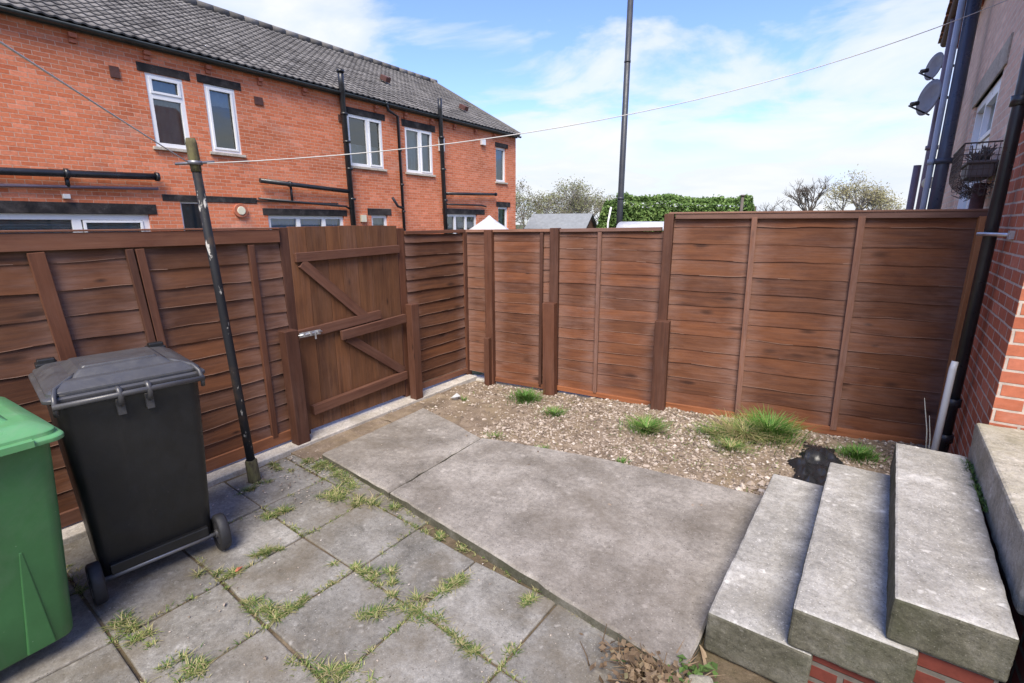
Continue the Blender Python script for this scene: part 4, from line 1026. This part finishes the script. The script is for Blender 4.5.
for i in range(14):
    yk = 2.35 + i * 1.13
    if yk > 17: break
    g = MB()
    for q, (px2, hh) in enumerate(((.10, .075), (.05, .075))): g.box((XH + px2 / 2 + .001, yk, 5.08 - q * .08), (px2, .11, hh))
    g.build('corbel', M['terracotta'], th, .006)
def vbox(y, z, w, h, mat, name, d=.03):
    g = MB(); g.box((XH + d / 2, y, z), (d, w, h)); 
    return g.build(name, M[mat], th, .004)
for (y, z, w, h) in ((4.04, 4.62, .15, .20), (6.80, 4.62, .20, .17), (9.05, 4.6, .15, .18)): vbox(y, z, w, h, 'vent', 'air_brick')
vbox(12.95, 4.4, .20, .42, 'white_pipe', 'meter_box', .12); vbox(15.2, 4.75, .22, .2, 'upvc', 'alarm_box', .1); vbox(9.55, 1.98, .18, .2, 'cream', 'meter_box', .08); vbox(2.95, 2.32, .1, .08, 'white_pipe', 'wall_lamp', .1)
g = MB(); g.tube([(XH, 6.06, 2.13), (XH + .06, 6.06, 2.13)], .16, 20); pq = g.build('wall_plaque', M['terracotta'], th, .01); g = MB(); g.tube([(XH + .061, 6.06, 2.13), (XH + .08, 6.06, 2.13)], .095, 16); g.build('plaque_centre', M['cream'], pq, .01)
def pipe(name, pts, rad, mat='black_pipe', root=th, clips=()):
    g = MB(); g.tube(pts, rad, 12)
    for p, ax in clips: g.tube([Vector(p) - Vector(ax) * .03, Vector(p) + Vector(ax) * .03], rad * 1.35, 12)
    return g.build(name, M[mat], root)
xp = XH + .13
Z = (0, 0, 1); Yx = (0, 1, 0)
pipe('soil_pipe', [(xp, .0, 2.62), (xp, 4.45, 2.76)], .065, clips=[((xp, 4.42, 2.76), Yx), ((xp, 3.0, 2.715), Yx), ((xp, 2.0, 2.68), Yx)])
pipe('waste_pipe', [(XH + .08, .0, 2.40), (XH + .08, 4.42, 2.53)], .028, 'mauve_pipe')
pipe('waste_pipe', [(XH + .08, 3.0, 2.66), (XH + .08, 3.0, 2.48)], .035)
pipe('soil_pipe', [(xp, 6.55, 2.83), (xp, 9.10, 2.70)], .055, clips=[((xp, 7.3, 2.79), Yx)])
pipe('waste_pipe', [(XH + .08, 6.5, 2.42), (XH + .08, 8.95, 2.30), (XH + .08, 9.1, 2.22)], .028)
pipe('waste_pipe', [(XH + .08, 7.35, 2.78), (XH + .08, 7.35, 2.40)], .03)
pipe('vent_pipe', [(xp + .12, 8.97, 5.74), (xp + .12, 8.97, 5.40), (xp + .06, 9.03, 5.22), (xp, 9.06, 5.05), (xp, 9.15, 0)], .075, clips=[((xp, 9.08, 4.7), Z), ((xp, 9.1, 4.0), Z), ((xp, 9.12, 3.3), Z), ((xp, 9.14, 2.5), Z), ((xp + .12, 8.97, 5.70), Z)])
pipe('downpipe', [(xp + .04, 10.55, 5.25), (xp + .02, 10.62, 5.05), (xp - .03, 11.02, 4.95), (xp - .03, 11.08, 0)], .045, clips=[((xp - .03, 11.04, 4.0), Z), ((xp - .03, 11.06, 3.0), Z), ((xp - .03, 11.07, 2.2), Z)])
pipe('vent_pipe', [(xp + .12, 12.72, 5.74), (xp + .12, 12.72, 5.40), (xp, 12.86, 5.05), (xp, 13.0, 0)], .07, clips=[((xp, 12.88, 4.6), Z), ((xp, 12.92, 3.6), Z), ((xp, 12.96, 2.6), Z)])
pipe('soil_pipe', [(xp, 13.0, 2.83), (xp, 15.9, 2.93)], .05, clips=[((xp, 15.85, 2.93), Yx)])
pipe('waste_pipe', [(XH + .08, 13.0, 2.48), (XH + .08, 15.0, 2.50), (XH + .08, 15.3, 2.46)], .03)
pipe('hopper', [(xp + .02, 10.6, 2.6), (xp + .02, 10.8, 2.35), (xp, 11.05, 2.3)], .04)
# thin black band joining the lintels
g = MB(); g.box((XH + .012, 7.6, 2.37), (.02, 2.3, .025)); g.build('cable', M['black_pipe'], th)

# ================================================================== HOUSES ON THE RIGHT
du = Vector((.03, 1, 0)).normalized(); nW = Vector((-du.y, du.x, 0))
def W(y, off=0.0, z=0): p = Vector((wallx(y), y, z)) + nW * off; return (p.x, p.y, z)
yc, yp, ye = 3.68, 5.16, 12.0
bh = thing('brick_house', W(4.2), 'red brick house corner with pale mortar at the right edge, beside the steps', 'house')
g = MB(); wall_open(g, W(yc), du, nW, (yp - yc) / du.y, -.1, 4.95, [], .1)
wall_open(g, W(yc), (1, 0, 0), (0, -1, 0), 2.4, -.1, 4.95, [], .1, .1)
g.build('wall', M['brick_pier'], bh)
g = MB(); e = .28
a, b2 = Vector(W(yc - .1, e, 4.9)), Vector(W(yp - .01, e, 4.9))
P = [a, a + Vector((4.2, 0, 2.4)), b2 + Vector((4.2, 0, 2.4)), b2]; P2 = [p + Vector((0, 0, .12)) for p in P]
g.hexa(P + P2, .5); g.build('roof', M['tile_red'], bh)
pb = .075
pd = pipe('downpipe', [W(4.46, pb, 0.05), W(4.46, pb, 4.85)], .035, 'black_pipe', bh, clips=[(W(4.46, pb, .62), Z), (W(4.46, pb, 2.58), Z), (W(4.46, pb, 3.0), Z), (W(4.46, pb, .35), Z)])
g = MB(); g.tube([W(4.46, .135, 1.78), W(4.22, .0, 1.78)], .012, 8); g.box(W(4.22, .01, 1.78), (.03, .05, .05)); g.build('pipe_bracket', M['galv'], bh)
g = MB(); g.tube([W(4.46, .0, 2.26), W(4.3, .006, 2.26), W(3.7, .006, 2.25)], .006, 6); g.build('cable', M['black_pipe'], bh)
pl = MB(); pl.tube([W(4.12, .155, .02), W(4.13, .15, .93), W(4.14, .145, .98)], [.020, .020, .018], 12); o = pl.build('pipe_stub', M['white_pipe'], bh); o['label'] = 'short white plastic pipe beside the black downpipe'

nh = thing('neighbour_house', W(8), 'buff brick neighbouring house beyond the tall fence, seen edge-on at right', 'house')
wr = (6.30, 8.15, 1.05, 3.16)
s0, s1 = (wr[0] - yp) / du.y, (wr[1] - yp) / du.y
g = MB(); wall_open(g, W(yp), du, nW, (ye - yp) / du.y, -.1, 4.95, [(s0, s1, wr[2], wr[3])], .15)
eA = Vector(W(ye)); g.quad(eA, eA + Vector((0, 0, 4.95)), eA + Vector((6, 0, 4.95)), eA + Vector((6, 0, 0)), [(0, 0), (0, 4.95), (6, 4.95), (6, 0)])
eB = Vector(W(yp, 0, 0)); 
g.build('wall', M['brick_buff'], nh)
window(nh, W(yp), du, nW, (s0, s1, wr[2], wr[3]), mull=[(s0 + s1) / 2], trans=[(s0 + .06, s1 - .06, 2.6)], depth=.06, back='curtain', lintel=(s0 - .15, s1 + .15), lint_h=.24, lint_m='stone', open_=(s0 + .07, (s0 + s1) / 2 - .04, 2.64, 3.04))
g = MB(); g.box((2.0, 8.6, 2.5), (.05, 6.4, 5.0)); g.build('room_wall', M['room'], nh)
g = MB(); a, b2 = Vector(W(yp, e, 4.9)), Vector(W(ye + .1, e, 4.9))
P = [a, a + Vector((4.2, 0, 2.4)), b2 + Vector((4.2, 0, 2.4)), b2]; P2 = [p + Vector((0, 0, .12)) for p in P]
g.hexa(P + P2, .5); rr = random.Random(8)
y = yp
while y < ye + .1:   # ragged tile ends along the eave
    g.box(W(y, e + .02, 4.94 + rr.uniform(-.015, .02)), (.12, .19, .03), 0, rr.random()); y += .21
g.build('roof', M['tile_red'], nh)
g = MB(); ring = [(.06 * math.cos(t), .06 * math.sin(t)) for t in [PI + i * PI / 8 for i in range(9)]]
g.loft([[(Vector(W(y, e - .01, 4.86)) + Vector((x, 0, z))) for x, z in ring] for y in (yp, ye)], True, True); g.build('gutter', M['vent'], nh)
for i in range(12):
    y = 6.3 + i * .5; g = MB(); g.box(W(y, .07, 4.78), (.14, .11, .14)); g.build('corbel', M['terracotta'], nh, .006)
pipe('soil_pipe', [W(8.6, .165, 0), W(8.6, .165, 4.85)], .072, 'grey_pipe', nh, clips=[(W(8.6, .165, 2.62), Z), (W(8.6, .165, 1.2), Z)])
pipe('downpipe', [W(8.62, .278, 0), W(8.62, .278, 4.85)], .034, 'light_pipe', nh, clips=[(W(8.62, .278, 2.62), Z)])
pipe('downpipe', [W(10.5, .235, 0), W(10.5, .235, 4.85)], .062, 'mauve_pipe', nh, clips=[(W(10.5, .235, 3.0), Z)])
pipe('waste_pipe', [W(11.7, .34, 0), W(11.7, .34, 2.85)], .058, 'mauve_pipe', nh)
g = MB(); g.box(W(8.6, .10, 2.62), (.16, .09, .07)); g.build('pipe_bracket', M['black_pipe'], nh, .005)
g = MB(); g.tube([W(10.3, .20, 2.46), Vector(W(10.3, .20, 2.46)) + Vector((0, -.05, 0))], .09, 18); g.build('wall_vent', M['cream'], nh, .01)
# satellite dishes
def dish(y, z, off, rad, label):
    root = thing('satellite_dish', W(y, .02, z), label, 'satellite dish', 'satellite dishes on the neighbouring house')
    c = Vector(W(y, off, z)); ax = Vector((-.86, -.46, .12)).normalized(); s = ax.orthogonal().normalized(); t = ax.cross(s)
    g = MB(); rings = []
    for (r_, dp) in ((.02, 0), (.4, .02), (.75, .07), (1, .13), (1.0, .145), (.7, .085), (.02, .015)):
        rings.append([c + (s * math.cos(q) + t * math.sin(q)) * rad * r_ + ax * dp * rad * 1.6 for q in [2 * PI * k / 28 for k in range(28)]])
    g.loft(rings); g.build('reflector', M['dish'], root)
    g = MB(); lo = c - Vector((0, 0, rad)) * .95; tip = c + ax * rad * 1.25 - Vector((0, 0, rad * .55))
    g.tube([lo, tip], .012, 8); g.build('feed_arm', M['black_pipe'], root)
    g = MB(); g.tube([tip - ax * .03 + Vector((0, 0, .02)), tip - ax * .13 + Vector((0, 0, .05))], .032, 12); g.build('feed_horn', M['black_pipe'], root)
    g = MB(); g.tube([W(y, 0, z - .03), c - ax * .03], .02, 8); g.box(W(y, .012, z - .03), (.024, .1, .16)); g.build('wall_bracket', M['black_pipe'], root)
dish(10.2, 3.68, .35, .25, 'larger satellite dish, lower of the two on the neighbouring house')
dish(11.2, 4.33, .34, .205, 'smaller looking satellite dish, upper of the two on the neighbouring house')
# wire basket
wb = thing('wire_basket', W(5.9, 0, 2.1), 'rusty wire wall basket holding a dark trough, above the fence at right', 'wire basket')
g = MB(); ya, yb, zt, zb = 5.25, 6.10, 2.44, 2.06
def sect(y, k=8): return [W(y, .015 + .215 * (1 - max(0, (t - .55) / .45) ** 2 * .75), zt - (zt - zb) * t) for t in [i / k for i in range(k + 1)]]
for i in range(12): g.tube(sect(ya + (yb - ya) * i / 11), .0026, 5, False)
for t in range(0, 9): g.tube([sect(ya)[t], sect(yb)[t]], .0026, 5, False)
for yy in (ya, yb):
    for k in range(8):
        pz = sect(yy)[k]; g.tube([(W(yy, 0)[0], W(yy, 0)[1], pz[2]), pz], .0026, 5, False)
    for k in range(1, 7):
        g.tube([W(yy, .23 * k / 7, zt), W(yy, .23 * k / 7, zb + .06 * (k > 4))], .0026, 5, False)
    g.tube([W(yy, .0, zt), W(yy, .23, zt)], .006, 6)
g.tube([W(ya, .23, zt), W(yb, .23, zt)], .007, 6); g.tube([W(ya, .07, zb), W(yb, .07, zb)], .006, 6)
for q in range(90): # matted coir and twigs at the bottom
    y = random.uniform(ya, yb); a = W(y, random.uniform(.02, .18), random.uniform(zb, zb + .10)); g.tube([a, (a[0] + random.uniform(-.06, .06), a[1] + random.uniform(-.08, .08), a[2] + random.uniform(-.03, .05))], .003, 4, False)
g.build('basket', M['rack_wire'], wb)
tg = thing('plant_trough', W(5.7, .12, 2.2), 'dark grey brown trough sitting in the wire basket', 'trough')
g = MB(); g.box(W(5.62, .10, 2.25), (.15, .50, .11), -.03); g.box(W(5.62, .10, 2.31), (.185, .54, .025), -.03); g.build('trough', M['trough'], tg, .01)
g = MB(); rr = random.Random(9)
for k in range(50):
    y = rr.uniform(5.4, 5.85); g.tube([W(y, .10 + rr.uniform(-.06, .06), 2.31), W(y + rr.uniform(-.05, .05), .10 + rr.uniform(-.08, .08), 2.36 + rr.uniform(.02, .08))], .005, 5)
g.build('dead_stems', M['bark'], tg)
pipe('waste_pipe', [W(5.5, .07, 1.0), W(5.5, .07, 2.16)], .045, 'vent', nh)

# ================================================================== BEYOND THE FENCE
def ray_pt(dx, dy, D): return Vector((dx, dy, 0)).normalized() * D
lp = ray_pt(-.39, .92, 24)
tp = thing('tall_pole', (lp.x, lp.y, -.1), 'tall dark slim pole standing beyond the low back fence', 'pole')
g = MB(); g.tube([(lp.x, lp.y, -.1), (lp.x, lp.y, 3), (lp.x, lp.y, 12)], [.16, .135, .125], 14); g.build('column', M['lamp_post'], tp)
g = MB(); g.tube([(lp.x, lp.y, 2.9), (lp.x, lp.y, 3.0)], .15, 14); g.tube([(lp.x, lp.y, 8.6), (lp.x, lp.y, 8.68)], .14, 14); g.build('collar', M['lamp_post'], tp)
# shed
sc_ = Vector((-12.6, 22.4, 0))
sd = thing('garden_shed', sc_, 'small shed with grey felt roof and brown gable beyond the fence', 'shed')
ru = Vector((.985, .172, 0)); rv = Vector((-.172, .985, 0))
def SP(a, b3, z): p = sc_ + ru * a + rv * b3; return (p.x, p.y, z)
g = MB()
for a in (-1.45, 1.45):
    pts = [SP(a, -1, -.1), SP(a, 1, -.1), SP(a, 1, 1.62), SP(a, 0, 2.27), SP(a, -1, 1.62)]
    if a < 0: pts = pts[::-1]
    i = len(g.v); g.v += pts; g.face(list(range(i, i + 5)), [(p[2], p[1]) for p in pts])
for b3 in (-1, 1): g.quad(SP(-1.45, b3, -.1), SP(1.45, b3, -.1), SP(1.45, b3, 1.62), SP(-1.45, b3, 1.62), [(0, 0), (2.9, 0), (2.9, 1.6), (0, 1.6)])
g.build('wall', M['shed_wood'], sd)
g = MB()
for s_ in (-1, 1): g.hexa([SP(-1.6, 0, 2.27), SP(1.6, 0, 2.27), SP(1.6, 1.12 * s_, 1.54), SP(-1.6, 1.12 * s_, 1.54), SP(-1.6, 0, 2.31), SP(1.6, 0, 2.31), SP(1.6, 1.12 * s_, 1.58), SP(-1.6, 1.12 * s_, 1.58)], .5)
g.build('roof', M['shed_roof'], sd)
# pale roof of a greenhouse-like shelter
gc = ray_pt(-.335, .942, 22)
gh = thing('white_shelter', (gc.x, gc.y, 0), 'low white curved roof showing above the low fence before the hedge', 'shelter')
def GP(a, b3, z): p = gc + ru * a + rv * b3; return (p.x, p.y, z)
g = MB(); n_ = 10; rings = []
for a in (-1.25, 1.25): rings.append([GP(a, -1.0 * math.cos(PI * k / n_), 1.55 + .36 * math.sin(PI * k / n_)) for k in range(n_ + 1)])
g.loft([r_ for r_ in rings], True, True); g.build('roof', M['white_sheet'], gh)
g = MB()
for a in (-1.2, 1.2):
    for b3 in (-.95, .95): g.bar(GP(a, b3, -.1), GP(a, b3, 1.6), .07, .07, (1, 0, 0))
g.build('frame', M['upvc'], gh)
g = MB(); q = ray_pt(-.411, .9116, 20); g.tube([(q.x, q.y, -.1), (q.x + .02, q.y, 1.9), (q.x + .10, q.y + .04, 2.45)], .035, 8)
tag(g.build('white_post', M['upvc']), 'thin white post leaning near the tall dark pole beyond the fence', 'post')
g = MB(); q = ray_pt(-.185, .982, 19); g.tube([(q.x, q.y, -.1), (q.x, q.y, 2.72)], .05, 8)
g.tube([(q.x, q.y, 2.72), (q.x, q.y, 2.78)], .07, 8)
tag(g.build('timber_post', M['bark']), 'weathered timber post in front of the right end of the hedge', 'post')
# white cover at the end of terrace
g = MB(); c0 = Vector((-10.35, 13.45, 0)); rings = []
for k in range(7):
    t = k / 6; rr_ = .98 * (1 - t) ** 1.15 + .015; z = 1.50 + .60 * t
    rings.append([(c0.x + rr_ * math.cos(a) * (1 + .05 * abs(math.sin(3 * a))), c0.y + rr_ * math.sin(a) * (1 + .05 * abs(math.sin(3 * a))), z - .10 * (1 - t) * abs(math.sin(3 * a))) for a in [2 * PI * j / 36 for j in range(36)]])
cv = thing('white_cover', c0, 'pale pointed cover showing above the fence at the end of the terrace', 'cover')
g.loft(rings); g.build('sheet', M['white_sheet'], cv)
g = MB()
for a in range(6): g.bar((c0.x + .7 * math.cos(a * PI / 3), c0.y + .7 * math.sin(a * PI / 3), -.1), (c0.x + .7 * math.cos(a * PI / 3), c0.y + .7 * math.sin(a * PI / 3), 1.45), .05, .05, (1, 0, 0))
g.build('support', M['steel_bar'], cv)

# ---- foliage
def leaf(g, p, s, rr, r):
    a = Vector((rr.gauss(0, 1), rr.gauss(0, 1), rr.gauss(0, 1))).normalized(); b3 = a.orthogonal().normalized()
    q = Vector(p); a = a * s; b3 = b3 * s * .55
    g.quad(q - a, q - b3, q + a, q + b3, None, r)
# hedge: real depth, noisy clipped top
h0, h1 = ray_pt(-10.4, 22.3, 26.5), ray_pt(-4.12, 24.67, 26.5)
hd = thing('hedge', h0.lerp(h1, .5), 'long clipped dense green hedge standing beyond the low back fence', 'hedge')
hu = (h1 - h0).normalized(); hv = Vector((-hu.y, hu.x, 0)); hl = (h1 - h0).length
def htop(s): return 3.03 + .16 * fb((s * .7, 1, 0)) + .10 * math.sin(s * .9) + (-.25 if s < .8 else 0)
g = MB(); rr = random.Random(61)
for k in range(15000):
    s = rr.uniform(-.15, hl + .15); w = rr.uniform(-.9, .9); top_ = htop(s)
    z = rr.uniform(.9, top_) if rr.random() < .72 else top_ + rr.gauss(-.04, .06)
    if z < top_ - .2: w = -abs(rr.gauss(.85, .10))
    w += .10 * fb((s * 2.0, z * 2.0, 3)); e_ = min(1, (s + .3) * 1.5, (hl + .3 - s) * 1.5)
    z = min(z, .5 + top_ * max(.3, e_)); p = h0 + hu * s + hv * w
    leaf(g, (p.x, p.y, z), rr.uniform(.05, .10), rr, max(0, min(1, .45 + .45 * fb((s * 1.4, z * 1.6, w)) + rr.gauss(0, .2))))
g.build('leaves', M['hedge'], hd)
g = MB(); 
for i in range(12):
    s = hl * (i + .5) / 12; p = h0 + hu * s; g.box((p.x, p.y, 1.25), (hl / 12, 1.3, 2.7 + .14 * fb((s * .7, 1, 0))), math.atan2(hu.y, hu.x))
g.build('inner_wood', M['bark'], hd)
def grow(g, p, d, l, r, depth, rr, tips, spread=.55, up=.12, kids=(2, 4)):
    d = d.normalized(); q = p + d * l * .5 + Vector((rr.gauss(0, .04), rr.gauss(0, .04), 0)) * l; e = p + d * l
    g.tube([p, q, e], [r, r * .82, r * .62], 6 if r > .02 else 4, False)
    if depth == 0: tips.append((e, d)); return
    for k in range(rr.randint(*kids)):
        nd = (d + Vector((rr.gauss(0, spread), rr.gauss(0, spread), rr.gauss(up, spread * .7)))).normalized()
        grow(g, e if k else e, nd, l * rr.uniform(.6, .85), r * .6, depth - 1, rr, tips, spread, up, kids)
def tree(name, loc, h, depth, seed, label, cat, leafm, barkm, nleaf, lsize, lrad, spread=.55, trunk=.12, kids=(2, 4), group=None, width=1.0, stems=1, up=.12):
    loc = Vector(loc); root = thing(name, loc, label, cat, group); rr = random.Random(seed); g = MB(); tips = []
    for s in range(stems):
        d = Vector((rr.gauss(0, .12 * width * (stems ** .5)), rr.gauss(0, .12 * width * (stems ** .5)), 1))
        grow(g, loc + Vector((rr.uniform(-.3, .3) * (stems > 1), rr.uniform(-.3, .3) * (stems > 1), 0)), d, h * .30, trunk, depth, rr, tips, spread, up, kids)
    zmax = max(t[0].z for t in tips) - loc.z; k = h / zmax
    g.v = [(loc.x + (v[0] - loc.x) * k * width, loc.y + (v[1] - loc.y) * k * width, loc.z + (v[2] - loc.z) * k) for v in g.v]
    g.build('trunk', M[barkm], root)
    if nleaf:
        g = MB()
        for (e, d) in tips:
            e2 = Vector((loc.x + (e.x - loc.x) * k * width, loc.y + (e.y - loc.y) * k * width, loc.z + (e.z - loc.z) * k))
            tone = max(0, min(1, .5 + .4 * fb((e2.x, e2.y, e2.z), .8)))
            for j in range(nleaf):
                leaf(g, e2 + Vector((rr.gauss(0, lrad), rr.gauss(0, lrad), rr.gauss(0, lrad))), lsize * rr.uniform(.6, 1.3), rr, max(0, min(1, tone + rr.gauss(0, .22))))
        g.build('crown', M[leafm], root)
grp = 'trees and bushes beyond the fences'
def far(px_dir, D): v = Vector((px_dir[0], px_dir[1], 0)).normalized() * D; return (v.x, v.y, -.1)
# thicket to the right of the terrace end
tree('hawthorn_bush', far((-.553, .833), 31), 4.6, 5, 71, 'tallest pale budding bush close to the terrace end', 'bush', 'thicket', 'bark_pale', 5, .05, .14, .6, .07, (3, 3), grp, 1.05, 3)
tree('hawthorn_bush', far((-.503, .864), 33), 4.75, 5, 72, 'greyish budding bush rising behind the shed roof', 'bush', 'thicket', 'bark_pale', 5, .05, .14, .6, .07, (3, 3), grp, 1.1, 3)
tree('blossom_bush', far((-.458, .888), 34), 4.2, 5, 73, 'whitish blossoming bush just left of the hedge', 'bush', 'thicket', 'bark_pale', 5, .05, .14, .6, .06, (3, 3), grp, 1.2, 3)
tree('hawthorn_bush', far((-.59, .807), 30), 3.6, 4, 74, 'bush partly hidden behind the end of the terrace', 'bush', 'thicket', 'bark_pale', 5, .05, .14, .6, .06, (3, 3), grp, 1.0, 3)
tree('hawthorn_bush', far((-.425, .905), 37), 3.7, 5, 75, 'lowest budding bush, against the left end of the hedge', 'bush', 'thicket', 'bark_pale', 5, .05, .14, .6, .06, (3, 3), grp, 1.3, 3)
# right of the tall fence
tree('willow_tree', far((.002, 1), 31), 4.35, 5, 81, 'rounded yellowish willow above the tall fence', 'tree', 'willow', 'bark_pale', 8, .045, .15, .55, .14, (3, 4), grp, 1.15, 1, .05)
tree('bare_tree', far((-.066, 1), 36), 4.75, 5, 83, 'small bare dark tree left of the willow', 'tree', None, 'bark', 0, .05, .2, .5, .13, (3, 4), grp, 1.0, 1)
tree('bare_tree', far((-.112, .994), 37), 3.6, 5, 84, 'lowest bare tree, barely showing above the tall fence', 'tree', None, 'bark', 0, .05, .2, .5, .09, (3, 3), grp, 1.3, 1)

# ================================================================== SKY, SUN, CAMERA
SUN_EL, SUN_AZ = 53, 152   # azimuth clockwise from +y
w = bpy.data.worlds.new('World'); S.world = w; w.use_nodes = True; nt = w.node_tree; nt.nodes.clear()
out = N(nt, 'ShaderNodeOutputWorld'); bg = N(nt, 'ShaderNodeBackground'); bg.inputs['Strength'].default_value = .114
sky = N(nt, 'ShaderNodeTexSky'); sky.sky_type = 'NISHITA'; sky.sun_disc = False
sky.sun_elevation = R(SUN_EL); sky.sun_rotation = R(SUN_AZ); sky.dust_density = .6; sky.air_density = 1.0; sky.ozone_density = 2.0
tc = N(nt, 'ShaderNodeTexCoord'); sep = N(nt, 'ShaderNodeSeparateXYZ'); L(nt, tc.outputs['Generated'], sep.inputs[0])
zz = math_(nt, 'ADD', math_(nt, 'MAXIMUM', sep.outputs[2], 0.0), .16)
cmb = N(nt, 'ShaderNodeCombineXYZ'); L(nt, math_(nt, 'DIVIDE', sep.outputs[0], zz), cmb.inputs[0]); L(nt, math_(nt, 'DIVIDE', sep.outputs[1], zz), cmb.inputs[1])
n1 = nz(nt, cmb.outputs[0], 1.25, 9, 0.55, 0.35); n2 = nz(nt, cmb.outputs[0], .33, 4, 0.5, .2)
low = ramp(nt, sep.outputs[2], [(0.0, .30), (.17, .09), (.42, 0.0)])
cl = math_(nt, 'ADD', math_(nt, 'ADD', math_(nt, 'MULTIPLY', n1, .6), math_(nt, 'MULTIPLY', n2, .45)), low)
mask = ramp(nt, cl, [(.545, 0.0), (.60, .7), (.70, 1.0)])
shade = ramp(nt, n1, [(.3, (2.15, 2.36, 2.72)), (.65, (2.62, 2.68, 2.76))])
skyc = mix(nt, 1.0, sky.outputs[0], (.56, .60, .86), 'MULTIPLY')
col = mix(nt, mask, skyc, shade)
L(nt, col, bg.inputs[0]); L(nt, bg.outputs[0], out.inputs[0])
sl = bpy.data.lights.new('sun', 'SUN'); sl.energy = 2.0; sl.angle = R(34); sl.color = (1, .91, .78)
so = bpy.data.objects.new('sun', sl); COL.objects.link(so)
az, el = R(SUN_AZ), R(SUN_EL); dirv = Vector((math.sin(az) * math.cos(el), math.cos(az) * math.cos(el), math.sin(el)))
so.rotation_euler = dirv.to_track_quat('Z', 'Y').to_euler(); so.location = dirv * 50
cam = bpy.data.cameras.new('camera'); co = bpy.data.objects.new('camera', cam); COL.objects.link(co)
cam.sensor_width = 36; cam.lens = 490 / 1024 * 36; cam.clip_end = 3000; cam.clip_start = .05
co.location = (0, 0, 1.85); co.rotation_euler = (R(90 - 13.595), 0, R(35.0)); S.camera = co
for o in bpy.data.objects:
    if '_w' in o: del o['_w']
S.view_settings.view_transform = 'Standard'; S.view_settings.look = 'None'; S.view_settings.gamma = 1; S.view_settings.exposure = 1.75
S.render.resolution_x, S.render.resolution_y = 1024, 683
S.cycles.max_bounces = 6
